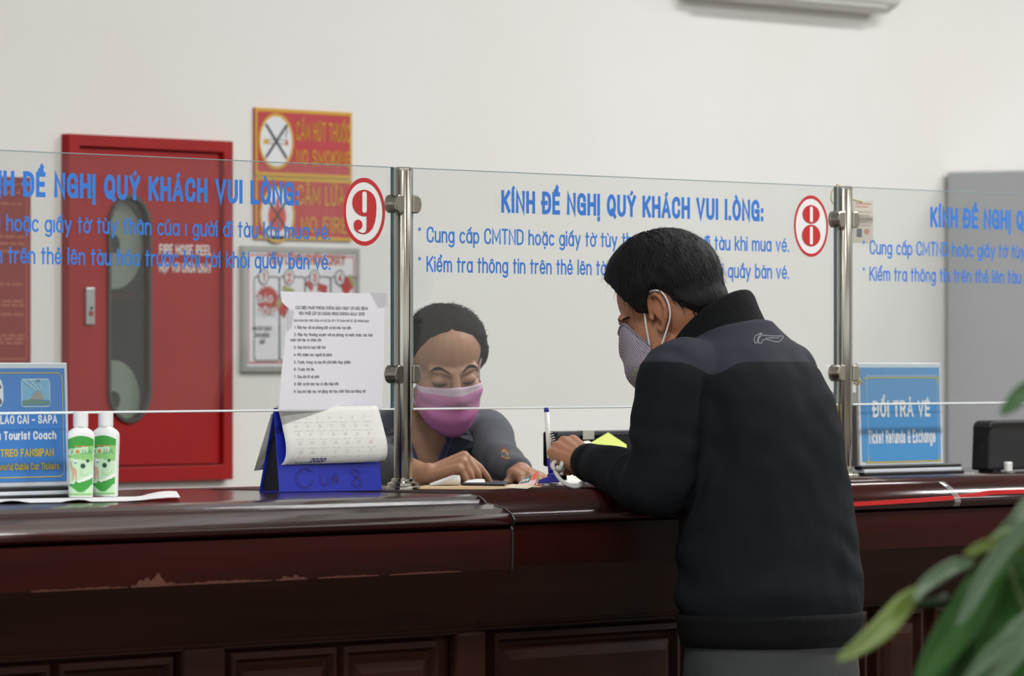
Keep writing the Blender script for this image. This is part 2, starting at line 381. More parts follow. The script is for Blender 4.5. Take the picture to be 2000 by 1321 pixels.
RIGHT_P = [(.245, 1.06), (.262, 1.0592), (.276, 1.0565), (.286, 1.051), (.296, 1.043), (.306, 1.033), (.312, 1.022), (.311, 1.014), (.304, 1.009), (.302, 1.004), (.303, .98), (.302, .935), (.298, .930), (.268, .885), (.238, .845), (.233, .836), (.232, .83)]
XE = XY(1001, -.388)
X0, X1 = -4.2, 6.2
YB = .36
def extrude(prof, x0, x1):
    return MB().rings([[Vector((x, y, z)) for y, z in prof] for x in (x0, x1)])
def unit(name, label, P, x0, x1, panels, pil, ztop):
    t = thing(name, label, 'counter', ((x0 + x1) / 2, -.1, 0))
    front = [(-p, z) for p, z in P]
    k = next(i for i, q in enumerate(P) if abs(q[1] - 1.002) < .0025)
    top = front[:k] + [(-(P[k][0] - .03), P[k][1]), (0.05, 1.015), (YB, 1.03), (YB, CT)]
    extrude(top, x0, x1).build('worktop', M_wood, t, smooth=True, bevel=.0)
    ap = front[k:k + 4] + [(-.02, front[k + 3][1]), (-.02, front[k][1])]
    kk = next(i for i, q in enumerate(P) if q[1] < .94)
    ap = front[k:kk + 1] + [(0.0, P[kk][1]), (0.0, P[k][1])]
    extrude(ap, x0, x1).build('apron', M_apron, t)
    sl = front[kk:] + [(0.02, .83), (0.02, P[kk][1])]
    extrude(sl, x0, x1).build('cove', M_wood2, t, smooth=False)
    pf = P[-1][0]
    MB().box((x0, -pf + .012, .0), (x1, .02, .83)).build('front_board', M_wood2, t)
    MB().box((x0, -pf - .012, .0), (x1, -pf + .012, .13)).build('plinth', M_wood2, t, bevel=.006)
    MB().box((x0, -pf - .006, .826), (x1, -pf + .012, .83)).build('rail', M_wood2, t, bevel=.004)
    for a, b in pil:
        MB().box((a, -pf - .010, .13), (b, -pf + .012, .83)).build('pilaster', M_wood2, t, bevel=.006)
    for a, b in panels:
        z0, z1 = .19, ztop
        y = -pf + .012
        def rc(i, d): return [Vector((a + i, y - d, z0 + i)), Vector((b - i, y - d, z0 + i)), Vector((b - i, y - d, z1 - i)), Vector((a + i, y - d, z1 - i))]
        m = MB(); m.rings([rc(0, 0), rc(.004, .016), rc(.014, .018), rc(.020, .006), rc(.026, .004), rc(.034, .012), rc(.050, .018)], cap=True)
        m.build('panel', M_wood2, t)
    return t
lp = [XY(q, -.30) for q in (-118, 92, 104, 332, 440, 652, 660, 850)]
lpan = [(XY(-560, -.3), XY(-345, -.3)), (lp[0], lp[1]), (lp[2], lp[3]), (lp[4], lp[5]), (lp[6], lp[7])]
tl = unit('ticket_counter', 'dark varnished wooden ticket counter with the deeper rounded edge, under windows nine and beyond', LEFT_P, X0, XE, lpan, [(XY(345, -.3), XY(428, -.3)), (XY(880, -.3), XY(936, -.3))], .822)
rp = [XY(q, -.23) for q in (958, 1325, 1345, 1690, 1705, 1800, 1818, 2010, 2030, 2240)]
tr = unit('ticket_counter', 'dark varnished wooden ticket counter set further back, with a red stripe along its edge', RIGHT_P, XE + .006, X1, [(rp[i], rp[i + 1]) for i in range(0, 10, 2)], [], .822)
sp = [(-(p + .0015), z - (.0 if p > .3 else -.0012)) for p, z in LEFT_P[:15]]
MB().rings([[Vector((x, y, z)) for y, z in sp + [(-.25, .93), (-.25, 1.0), (YB - .1, 1.05), (YB - .1, 1.0612)]] for x in (XE - .0005, XE + .0045)]).build('gap_shade_strip', M_seam, tl)  # black strip takes the place of the shadow in the gap
# worn varnish along the lower arris of the apron
def worn(px0, px1, hh, seed):
    rnd = random.Random(seed); n = 26; mw = MB()
    a = XY(px0, -.386); b = XY(px1, -.386); tp = []; bt = []
    for i in range(n + 1):
        x = a + (b - a) * i / n; e = math.sin(pi * i / n)
        tp.append((x, .9365 + hh * e * (.25 + rnd.random()))); bt.append((x, .9345))
    for i in range(n):
        mw.add([(bt[i][0], -.3862, bt[i][1]), (bt[i + 1][0], -.3862, bt[i + 1][1]), (tp[i + 1][0], -.3868, tp[i + 1][1]), (tp[i][0], -.3868, tp[i][1])], [(0, 1, 2, 3)])
    mw.build('worn_edge_mark', M_worn, tl)
for q in ((120, 250, .002, 1), (255, 345, .016, 2), (330, 530, .003, 3), (538, 600, .006, 4), (620, 740, .002, 5), (760, 900, .0015, 6), (60, 120, .002, 8)): worn(*q)
# red tape along the edge of the right hand counter, with a joint of clear tape
M_redtape = mat('red_tape', (205, 14, 18), .35)
def strip(pxs, zs, p0, hgt, name, m, par):
    mb = MB(); rr = []
    for q, z in zip(pxs, zs):
        x = XY(q, -p0)
        rr.append([Vector((x, -p0 - .0012, z - hgt / 2)), Vector((x, -p0 - .0016, z + hgt / 2)), Vector((x, -p0 + .004, z + hgt / 2)), Vector((x, -p0 + .004, z - hgt / 2))])
    mb.rings(rr); return tag(mb.build(name, m, par), 'bright red tape along the counter edge')
strip([1560, 1650, 1720, 1800, 1862], [1.0195, 1.020, 1.0215, 1.0235, 1.026], .3125, .0078, 'tape_strip', M_redtape, tr)
strip([1866, 1905, 1935, 2010, 2150], [1.0265, 1.029, 1.0335, 1.0335, 1.034], .3085, .0085, 'tape_strip', M_redtape, tr)
mc = MB(); xx = XY(1858, -.31); g = []
for j in range(7):
    for i in range(5):
        v = j / 6; u = i / 4
        k = next(q for q in range(len(RIGHT_P) - 1) if RIGHT_P[q + 1][1] <= 1.056 - .046 * v)
        (pa, za), (pb, zb_) = RIGHT_P[k], RIGHT_P[k + 1]; zz = 1.056 - .046 * v
        pp = pa + (pb - pa) * (za - zz) / (za - zb_)
        g.append(Vector((xx + .022 * u + .008 * v, -pp - .0022 - .0012 * ((i * 3 + j * 2) % 4 == 0), zz)))
for j in range(6):
    for i in range(4): a_ = j * 5 + i; mc.f.append([a_, a_ + 1, a_ + 6, a_ + 5]); mc.m.append(0)
mc.v = g
tag(mc.build('clear_tape_patch', glass_mat('clear_tape_film', (.95, .95, .95), .22, (225, 225, 225)), tr), 'wrinkled clear tape patch over the joint of the red tape')

# ================================================================ GLASS SCREENS
ZT, ZB = 1.6165, 1.1985
M_glass = glass_mat('screen_glass', (.965, .978, .972), .012)
M_gedge = mat('glass_edge', (150, 175, 180), .15, spec=.8)
M_gbot = mat('piped_light_edge', (238, 246, 246), .35)  # white stands in for light piped down the pane to its bottom edge
M_blue = mat('blue_vinyl', (46, 122, 214), .45)
M_vred = mat('red_vinyl', (196, 30, 34), .45); M_vwhite = mat('white_vinyl', (240, 240, 240), .45)
M_steel = mat('brushed_steel', (176, 172, 160), .2, 1, bump=.02, bscale=300, stretch=(1, 1, .02))
XP1, XP2 = XY(787, 0), XY(1648.5, 0)
SPAN = XP2 - XP1
LINES = ["* Cung cấp CMTND hoặc giấy tờ tùy thân của người đi tàu khi mua vé.", "* Kiểm tra thông tin trên thẻ lên tàu hỏa trước khi rời khỏi quầy bán vé."]
HX, HXE = XY(975, 0), XY(1487, 0)
L1X, L1E = XY(811, 0), XY(1537, 0)
HZ = ZY(975, 417.5, 0); HC = ZY(975, 369.5, 0) - HZ
L1Z = ZY(830, 474.5, 0); L1C = (ZY(830, 444, 0) - L1Z) * 1.06; L2Z = ZY(830, 532, 0)
def numeral9(mb, c, k, y, mi_r, mi_w):
    kx = k / .605
    def pt(a, b): return (c[0] + a * kx, c[1] + b * k)
    def el(a, b, ra, rb, mi, yy): plate(mb, pt(a, b), ra * kx, rb * k, 40, yy, mi)
    el(0, 68, 91, 103, mi_r, y)
    poly(mb, [pt(*q) for q in ((91, 68), (92, 30), (89, -30), (80, -80), (62, -128), (36, -158), (8, -172), (-18, -172), (4, -162), (16, -140), (18, -100), (18, -20), (18, 68))], y - .0002, mi_r)
    el(-47, -102, 33, 40, mi_r, y)
    poly(mb, [pt(*q) for q in ((-80, -102), (-76, -136), (-55, -160), (-25, -171), (5, -171), (4, -163), (-22, -163), (-48, -150), (-62, -130))], y - .0002, mi_r)
    sl = [pt(17 * math.cos(a), 75 + 66 * sg + 17 * math.sin(a)) for sg, a0 in ((1, 0), (-1, pi)) for a in [a0 + pi * i / 8 for i in range(9)]]
    poly(mb, sl, y - .0004, mi_w)
def numeral8(mb, c, k, y, mi_r, mi_w):
    kx = k / .565
    def pt(a, b): return (c[0] + a * kx, c[1] + b * k)
    plate(mb, pt(0, 78), 58 * kx, 62 * k, 40, y, mi_r); plate(mb, pt(0, -62), 62 * kx, 72 * k, 40, y - .0002, mi_r)
    for zc, hh in ((78, 42), (-62, 50)):
        sl = [pt(10 * math.cos(a), zc + hh * sg + 10 * math.sin(a)) for sg, a0 in ((1, 0), (-1, pi)) for a in [a0 + pi * i / 8 for i in range(9)]]
        poly(mb, sl, y - .0004, mi_w)
def pane(label, xa, xb, dx, number=None, nc=None, l1=None, head=None):
    t = thing('glass_screen', label, 'glass screen', ((xa + xb) / 2, 0, ZB))
    yf, yb = -.004, .004
    MB().box((xa, yf, ZB), (xb, yb, ZT)).build('glass_pane', M_glass, t)
    e = .0025
    MB().box((xa - e, yf, ZB), (xa, yb, ZT)).build('side_edge', M_gedge, t)
    MB().box((xb, yf, ZB), (xb + e, yb, ZT)).build('side_edge', M_gedge, t)
    MB().box((xa, yf, ZT), (xb, yb, ZT + .0012)).build('top_edge', M_gedge, t)
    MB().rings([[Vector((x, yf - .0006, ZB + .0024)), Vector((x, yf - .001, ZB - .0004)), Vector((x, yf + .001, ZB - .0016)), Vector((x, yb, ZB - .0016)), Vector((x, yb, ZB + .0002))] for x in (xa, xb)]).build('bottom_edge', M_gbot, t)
    ys = yf - .0006
    mb = MB(); text(mb, head or "KÍNH ĐỀ NGHỊ QUÝ KHÁCH VUI LÒNG:", (HX + dx, ys, HZ), HC, HXE - HX, weight=2.5, gap=3.5, space=5.0)
    mb.build('heading_lettering', M_blue, t, fixn=False)
    mb = MB(); text(mb, l1 or LINES[0], (L1X + dx, ys, L1Z), L1C, L1E - L1X, weight=1.5, gap=2.25, space=3.9)
    text(mb, LINES[1], (L1X + dx, ys, L2Z), L1C, L1E - L1X, weight=1.5, gap=2.25, space=3.9)
    mb.build('notice_lettering', M_blue, t, fixn=False)
    if number:
        r = .0585
        s = MB(); plate(s, nc, r, r, 64, ys, 0)
        st = s.build('number_sticker', M_vwhite, t, fixn=False)
        s = MB(); ri = r - (.0038 if number == 9 else .003)
        ribbon(s, [(nc[0] + ri * math.cos(2 * pi * k / 64), nc[1] + ri * math.sin(2 * pi * k / 64)) for k in range(64)], True, r - ri, lambda a, b: Vector((a, ys - .0004, b)), 0)
        s.build('ring', M_vred, st, fixn=False)
        s = MB(); kk = (.886e-3 if number == 9 else .955e-3) * (.25 if number == 9 else .3)
        (numeral9 if number == 9 else numeral8)(s, nc, kk, ys - .0006, 0, 1)
        s.build('numeral', [M_vred, M_vwhite], st, fixn=False)
    return t
pt9 = PY(707, 414, 0); pt8 = PY(1580, 442, 0)
pane('glass counter screen with blue notice lettering and the red number nine in a ring', XP1 - SPAN + .024, XP1 - .030, -SPAN - .012, 9, (pt9.x, pt9.z), LINES[0].replace('người', '\u0131 gười').replace('giấy', 'g\u0131ấy'), None)
pane('glass counter screen with blue notice lettering and the red number eight in a ring', XP1 + .024, XP2 - .030, 0, 8, (pt8.x, pt8.z), None, "KÍNH ĐỀ NGHỊ QUÝ KHÁCH VUI I.ÒNG:")
pane('glass counter screen with blue notice lettering and no number, beyond the hanging paper card', XP2 + .024, XP2 + SPAN - .030, XY(1813, 0) - HX, None)
def post(x, label):
    t = thing('steel_post', label, 'post', (x, 0, CT))
    MB().lathe([(.0155, CT), (.0155, ZT - .002), (.0145, ZT)], (x, 0, 0), 40).build('tube', M_steel, t, smooth=True, bevel=.001)
    MB().lathe([(.030, CT), (.030, CT + .004), (.027, CT + .006), (.027, CT + .011), (.020, CT + .014), (.020, CT + .018), (.0158, CT + .02)], (x, 0, 0), 40).build('base_flange', M_steel, t, smooth=False)
    MB().lathe([(.0162, ZT - .004), (.0162, ZT), (.013, ZT + .0015)], (x, 0, 0), 32).build('cap', M_steel, t)
    for zc in (1.554, 1.2595):
        for sg in (-1, 1):
            pr = [(.013, -.016), (.028, -.016), (.035, -.011), (.0385, 0), (.035, .011), (.028, .016), (.013, .016)]
            m = MB().rings([[Vector((x + sg * a, y, zc + b)) for a, b in pr] for y in (-.013, .013)])
            m.build('glass_clamp', M_steel, t, bevel=.0025)
    return t
post(XP1, 'tall steel post between the panes numbered nine and eight')
post(XP2, 'tall steel post between the pane numbered eight and the hanging paper card')
# ================================================================ ON THE BACK WALL
def wrect(pl, pt, prt, pb, dy=0):
    """x0,x1,z0,z1 on the wall from the pixel box measured at its middle"""
    c = (pl + prt) / 2
    return XY(pl, WALLY - dy), XY(prt, WALLY - dy), ZY(c, pb, WALLY - dy), ZY(c, pt, WALLY - dy)
M_red = mat('red_cabinet_paint', (158, 10, 14), .5, spec=.3, vary=.12, vscale=5)
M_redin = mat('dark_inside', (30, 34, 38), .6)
M_rubber = mat('grey_rubber', (62, 62, 58), .5)
M_hose = mat('grey_hose', (196, 200, 186), .7, bump=.3, bscale=200)
M_alu = mat('aluminium', (190, 192, 190), .3, .8)
x0, x1, z0, z1 = wrect(120, 269, 441, 941)
cx = (x0 + x1) / 2
cab = thing('fire_hose_cabinet', 'red fire hose cabinet set in the cream wall, with a tall oval window', 'cabinet', (cx, WALLY, z0))
yF = WALLY - .022
MB().rings([[Vector((a, y, b)) for a, b in ((x0, z0), (x1, z0), (x1, z1), (x0, z1))] for y in (WALLY, yF)] + [[Vector((a, yF, b)) for a, b in ((NX0, NZ0), (NX1, NZ0), (NX1, NZ1), (NX0, NZ1))], [Vector((a, WALLY, b)) for a, b in ((NX0, NZ0), (NX1, NZ0), (NX1, NZ1), (NX0, NZ1))]], cap=False).build('frame', M_red, cab, bevel=.002)
b = MB(); e = .001
b.box((NX0 + e, WALLY + .17, NZ0 + e), (NX1 - e, WALLY + .185, NZ1 - e))
for a, c in (((NX0 + e, NZ0 + e), (NX0 + .01, NZ1 - e)), ((NX1 - .01, NZ0 + e), (NX1 - e, NZ1 - e)), ((NX0 + .01, NZ0 + e), (NX1 - .01, NZ0 + .01)), ((NX0 + .01, NZ1 - .01), (NX1 - .01, NZ1 - e))):
    b.box((a[0], WALLY + .004, a[1]), (c[0], WALLY + .17, c[1]))
b.build('inner_box', M_redin, cab)
ox0, ox1, oz0, oz1 = wrect(203, 384, 283, 823)
ocx = (ox0 + ox1) / 2; orr = (ox1 - ox0) / 2
def stad(g, n=24):
    p = []
    for cz, a0 in ((oz1 - orr, 0), (oz0 + orr, 180)):
        p += [(ocx + (orr + g) * math.cos(math.radians(a0 + 180 * k / n)), cz + (orr + g) * math.sin(math.radians(a0 + 180 * k / n))) for k in range(n + 1)]
    return p
dg = .0035
drect = (NX0 + dg, NZ0 + dg, NX1 - dg, NZ1 - dg)
def onrect(p):
    dx, dz = p[0] - ocx, p[1] - (oz0 + oz1) / 2; czz = (oz0 + oz1) / 2
    ts = []
    if dx > 0: ts.append((drect[2] - ocx) / dx)
    if dx < 0: ts.append((drect[0] - ocx) / dx)
    if dz > 0: ts.append((drect[3] - czz) / dz)
    if dz < 0: ts.append((drect[1] - czz) / dz)
    t = min(ts); return (ocx + dx * t, czz + dz * t)
inner = stad(0); 
czz = (oz0 + oz1) / 2
outer = [onrect(p) for p in inner]
for cxn, czn in ((drect[0], drect[1]), (drect[2], drect[1]), (drect[2], drect[3]), (drect[0], drect[3])):
    k = min(range(len(outer)), key=lambda i: (outer[i][0] - cxn) ** 2 + (outer[i][1] - czn) ** 2); outer[k] = (cxn, czn)
yD = WALLY - .012
m = MB().rings([[Vector((a, y, b)) for a, b in q] for q, y in ((inner, yD), (outer, yD), (outer, yD + .012), (inner, yD + .012), (inner, yD))], cap=False)
door = m.build('door', M_red, cab)
MB().rings([[Vector((a, y, b)) for a, b in stad(g)] for g, y in ((.004, yD - .001), (.004, yD - .006), (-.004, yD - .006), (-.006, yD + .002))], cap=False).build('window_gasket', M_rubber, door)
MB().rings([[Vector((a, y, b)) for a, b in stad(-.004)] for y in (yD + .002, yD + .005)]).build('window_pane', glass_mat('cabinet_window', (.8, .83, .82), .02, (150, 155, 150)), door)
hx0, hx1, hz0, hz1 = wrect(157, 562, 174, 635)
hd = MB().box((hx0, yD - .006, hz0), (hx1, yD, hz1)).build('lock_plate', M_alu, door, bevel=.002)
mk = MB(); mx = (hx0 + hx1) / 2; hh = hz1 - hz0
mk.box((mx - .005, yD - .008, hz0 + hh * .24), (mx + .006, yD - .006, hz0 + hh * .37)).build('red_button', mat('red_button', (170, 40, 40), .5), hd)
MB().ell((mx + .002, yD - .007, hz0 + hh * .45), (.003, .002, .004), n=10, m=6).build('keyhole', M_seam, hd)
M_pw = mat('pale_print', (238, 225, 222), .6)
tb = MB(); a, c, f0, f1 = wrect(302, 478, 404, 499)
text(tb, "FIRE HOSE REEL", (a, yD - .0015, f0), f1 - f0, c - a, weight=1.9, gap=2.9)
a, c, f0, f1 = wrect(302, 514, 404, 533)
text(tb, "HỘP VÒI CHỮA CHÁY", (a, yD - .0015, f0), f1 - f0, c - a, weight=1.9, gap=2.9)
tb.build('door_lettering', M_pw, door, fixn=False)
MB().tube([(NX0 + .011, WALLY + .08, ZY(235, 578, WALLY + .05)), (NX1 - .011, WALLY + .08, ZY(235, 578, WALLY + .05))], .011, 12).build('water_pipe', M_red, cab, smooth=True)
for py, rr in ((478, .098), (782, .088)):
    c = PY(206, py, WALLY + .036)
    m = MB(); m.lathe([(.02, -.025), (rr, -.025), (rr, .025), (.02, .025)], n=48, cap=False)
    for k in range(6):
        q = .03 + (rr - .035) * k / 5
        m.lathe([(q, -.025), (q + .006, -.0275), (q + .012, -.025)], n=48, cap=False)
    m.xform(Matrix.Translation(c) @ Matrix.Rotation(pi / 2, 4, 'X'))
    tag(m.build('fire_hose', M_hose, smooth=False), 'grey rolled fire hose in the %s half of the red cabinet window' % ('upper' if py < 600 else 'lower'), 'fire hose', 'rolled hoses in the red cabinet')
# ---- prohibition signs
M_sred = mat('sign_red', (184, 54, 62), .5); M_syel = mat('sign_yellow', (206, 160, 36), .5); M_sgrey = mat('sign_print_grey', (58, 62, 62), .6)
M_swhite = mat('sign_white', (222, 222, 226), .5); M_sflame = mat('sign_flame_red', (206, 70, 56), .5)
def prohibit(pl, pt, prt, pb, cpx, cpy, kind, label):
    x0, x1, z0, z1 = wrect(pl, pt, prt, pb, .006)
    y = WALLY - .006
    t = thing('prohibition_sign', label, 'sign', ((x0 + x1) / 2, WALLY, z0), 'prohibition signs on the wall')
    MB().box((x0, y, z0), (x1, WALLY, z1)).build('board', M_sred, t)
    b = MB(); frame_line(b, x0 + .004, z0 + .004, x1 - .004, z1 - .004, .008, y - .0006); b.build('border', M_syel, t, fixn=False)
    c = PY(cpx, cpy, y); r = 54 * 1.16e-3
    b = MB(); plate(b, (c.x, c.z), r, r, 48, y - .0006); b.build('disc', M_swhite, t, fixn=False)
    b = MB(); ribbon(b, [(c.x + (r - .002) * math.cos(2 * pi * k / 48), c.z + (r - .002) * math.sin(2 * pi * k / 48)) for k in range(48)], True, .0035, lambda a, d: Vector((a, y - .001, d)), 0); b.build('disc_ring', M_syel, t, fixn=False)
    b = MB()
    if kind == 'smoke':
        quad(b, c.x - .045, c.z - .007, c.x - .027, c.z + .004, y - .0012, 0)
        quad(b, c.x - .027, c.z - .006, c.x + .034, c.z - .0045, y - .0012, 1); quad(b, c.x - .027, c.z + .0025, c.x + .034, c.z + .004, y - .0012, 1)
        quad(b, c.x + .034, c.z - .008, c.x + .043, c.z + .004, y - .0012, 2)
        ribbon(b, _poly("~.036,.008 .034,.016 .04,.022 .036,.030 .042,.036")[0], False, .0012, lambda a, d: Vector((c.x + a, y - .0012, c.z + d)), 1)
    else:
        fl = _poly("~0,-.042 .022,-.030 .032,-.008 .028,.012 .020,.022 .018,.008 .010,.020 .004,.042 -.006,.026 -.010,.012 -.018,.026 -.030,.010 -.032,-.010 -.022,-.030 0,-.042")[0]
        poly(b, [(c.x + p, c.z + q) for p, q in fl[:-1]], y - .0012, 2)
    b.build('pictogram', [M_syel, M_sgrey, M_sflame], t, fixn=False)
    b = MB(); d = .038
    for sg in (-1, 1): ribbon(b, [(c.x - d, c.z - sg * d), (c.x + d, c.z + sg * d)], False, .0032, lambda a, e: Vector((a, y - .0018 - (.0003 if sg > 0 else 0), e)), 0)
    b.build('cross', M_sgrey, t, fixn=False)
    b = MB()
    for s, box in ((("CẤM HÚT THUỐC", (574, 240, 679, 277)), ("NO SMOKING", (574, 294, 681, 325))) if kind == 'smoke' else (("CẤM LỬA", (576, 362, 668, 402)), ("NO FIRE", (583, 424, 674, 456)))):
        a, e, f0, f1 = wrect(*box); text(b, s, (a, y - .001, f0), f1 - f0, e - a, weight=1.3, gap=2.9)
    b.build('sign_lettering', M_syel, t, fixn=False)
prohibit(498, 215, 687, 346, 539, 276, 'smoke', 'red and yellow no smoking sign, upper of the two on the wall')
prohibit(498, 348, 688, 469, 541, 420, 'fire', 'red and yellow no open fire sign, lower of the two on the wall')
# ---- fire instruction board
x0, x1, z0, z1 = wrect(476, 483, 703, 726, .012); y = WALLY - .012
t = thing('fire_instruction_sign', 'white framed fire drill board with red title and numbered columns, behind the taped notice', 'sign', ((x0 + x1) / 2, WALLY, z0))
MB().box((x0 + .002, y + .003, z0 + .002), (x1 - .002, WALLY, z1 - .002)).build('board', M_swhite, t)
fr = [[Vector((a + sx * q, yy, b + sz * q)) for a, sx, b, sz in ((x0, 1, z0, 1), (x1, -1, z0, 1), (x1, -1, z1, -1), (x0, 1, z1, -1))] for q, yy in ((0, WALLY), (0, y), (.012, y), (.012, y + .004))]
MB().rings(fr, cap=False).build('frame', M_alu, t)
yy = y + .0022
M_bred = mat('board_red', (190, 72, 66), .5)
b = MB(); frame_line(b, x0 + .02, z0 + .02, x1 - .02, z1 - .02, .003, yy, r=0); b.build('red_border', M_bred, t, fixn=False)
b = MB(); a, e, f0, f1 = wrect(516, 496, 668, 518); text(b, "TIÊU LỆNH CHỮA CHÁY", (a, yy, f0), f1 - f0, e - a, weight=1.9, gap=2.9); b.build('title_lettering', M_bred, t, fixn=False)
b = MB()
for k in range(4):
    a, e, f0, f1 = wrect(490 + 50 * k, 541, 539 + 50 * k, 705); frame_line(b, a, f0, e, f1, .0028, yy, 0, .008)
b.build('column_border', M_sgrey, t, fixn=False)
for k in range(4):
    c = PY(516 + 49.6 * k, 541 + .6 * k, y)
    b = MB(); plate(b, (c.x, c.z), .017, .017, 32, yy - .0006, 0); b.build('number_disc', M_swhite, t, fixn=False)
    b = MB(); ribbon(b, [(c.x + .017 * math.cos(2 * pi * q / 32), c.z + .017 * math.sin(2 * pi * q / 32)) for q in range(32)], True, .0013, lambda p, d: Vector((p, yy - .001, d)), 0); b.build('disc_ring', M_sgrey, t, fixn=False)
    b = MB(); text(b, str(k + 1), (c.x, yy - .0012, c.z - .011), .022, weight=2.2, align='c'); b.build('numeral', M_bred, t, fixn=False)
a, e, f0, f1 = wrect(491, 556, 541, 625); W = e - a; H = f1 - f0
rnd = random.Random(3); pts = []
for q in range(44):
    an = 2 * pi * q / 44; rr = (1.0 if q % 2 else .8) * (1.1 if math.sin(an) > .2 else .92)
    pts.append((a + W / 2 + W * .46 * rr * math.cos(an), f0 + H / 2 + H * .45 * rr * math.sin(an)))
b = MB(); poly(b, pts, yy - .0003); b.build('splash_print', mat('splash_red', (176, 52, 48), .5), t, fixn=False)
b = MB()
for s, py0, py1 in (("BÁO", 577, 592), ("ĐỘNG", 600, 618)):
    a, e, f0, f1 = wrect(497, py0, 533 if s == 'ĐỘNG' else 525, py1); text(b, s, (a, yy - .0012, f0), f1 - f0, e - a, weight=1.8, gap=2.8)
b.build('splash_lettering', M_swhite, t, fixn=False)
b = MB()
for k in range(4):
    for s, py0 in (("KHI XẢY CHÁY", 642), ("BÁO ĐỘNG", 655), ("GẤP", 668)) if k == 0 else ():
        c = PY(514, py0, y); text(b, s, (c.x, yy, c.z - .005), .0105, weight=2, gap=2.9, align='c', sx=.75)
b.build('column_lettering', M_sgrey, t, fixn=False)
M_ext = mat('print_extinguisher_red', (178, 56, 52), .5); M_olive = mat('print_olive', (160, 158, 92), .5)
b = MB()
for (pa, qa), (pb, qb), wd, mi in (((671, 568), (685, 551), .017, 0), ((685, 551), (690, 545), .015, 1), ((548, 594), (562, 611), .016, 0), ((545, 588), (550, 596), .014, 1), ((622, 560), (640, 566), .009, 0), ((554, 562), (575, 570), .006, 1), ((600, 551), (612, 566), .006, 0)):
    p, q = PY(pa, qa, y), PY(pb, qb, y)
    ribbon(b, [(p.x, p.z), (q.x, q.z)], False, wd, lambda u, v: Vector((u, yy - .0004 - mi * .0003, v)), mi)
b.build('column_picture', [M_ext, M_olive], t, fixn=False)
# ---- red regulation board, partly beyond the picture
x1, z1, z0 = XY(61, WALLY - .01), ZY(30, 346, WALLY), ZY(30, 716, WALLY); x0 = x1 - .46; y = WALLY - .01
t = thing('regulation_board', 'tall dark red board of faint yellow text at the picture edge, beside the hose cabinet', 'sign', ((x0 + x1) / 2, WALLY, z0))
MB().box((x0, y, z0), (x1, WALLY, z1)).build('board', mat('board_dark_red', (134, 34, 34), .45), t, bevel=.002)
b = MB(); frame_line(b, x0 + .016, z0 + .016, x1 - .016, z1 - .016, .0028, y - .0006)
b.build('border', mat('board_ochre', (172, 104, 66), .5), t, fixn=False)
b = MB(); rnd = random.Random(5)
lines = [376, 398, 412, 448, 462, 476, 491, 545, 555, 563, 580, 588, 596, 614, 634, 655, 662, 670, 690]
for py in lines:
    c = PY(30, py, y); x = x0 + .03; end = x1 - (.022 if rnd.random() < .75 else .12)
    while x < end - .01:
        wl = min(.012 + rnd.random() * .028, end - x)
        quad(b, x, c.z - .0035, x + wl, c.z + .0022, y - .0006); x += wl + .006
o = b.build('faint_text_line', mat('board_faint_text', (166, 92, 70), .6), t, fixn=False)
# ---- grey steel cabinet and air conditioner
M_grey = mat('grey_steel_paint', (172, 174, 179), .45, vary=.05, vscale=3)
gx = XY(1848, WALLY - .01); gz = ZY(1848, 336, WALLY - .01)
t = thing('filing_cabinet', 'tall grey steel cabinet against the back wall beyond the refund sign', 'cabinet', (gx + .45, WALLY - .24, 0))
MB().box((gx, WALLY - .46, .06), (gx + .9, WALLY - .012, gz)).build('body', M_grey, t, bevel=.004)
MB().box((gx + .02, WALLY - .44, 0), (gx + .88, WALLY - .03, .06)).build('plinth', M_sgrey, t)
for k in (0, 1):
    d = MB().box((gx + .01 + .445 * k, WALLY - .478, .08), (gx + .445 + .445 * k, WALLY - .4605, gz - .02)).build('door', M_grey, t, bevel=.003)
    hx = gx + (.40 if k == 0 else .49)
    MB().box((hx - .008, WALLY - .5, .85), (hx + .008, WALLY - .478, 1.0)).build('handle', M_alu, d, bevel=.003)
ax0, ax1 = XY(1387, WALLY - .1), XY(1768, WALLY - .1); az = ZY(1560, 8, WALLY - .1)
t = thing('air_conditioner', 'white wall air conditioner at the top edge of the picture', 'air conditioner', ((ax0 + ax1) / 2, WALLY, az))
pr = [(-.0, 0), (-.05, 0), (-.09, .025), (-.105, .06), (-.105, .26), (-.09, .285), (0, .285)]
MB().rings([[Vector((x, WALLY + a, az + c)) for a, c in pr] for x in (ax0, ax1)]).build('casing', mat('appliance_white', (222, 221, 216), .4), t, bevel=.008)
MB().box((ax0 + .06, WALLY - .085, az + .012), (ax1 - .06, WALLY - .06, az + .018)).xform(Matrix.Identity(4)).build('air_flap', mat('flap_grey', (200, 200, 196), .5), t)
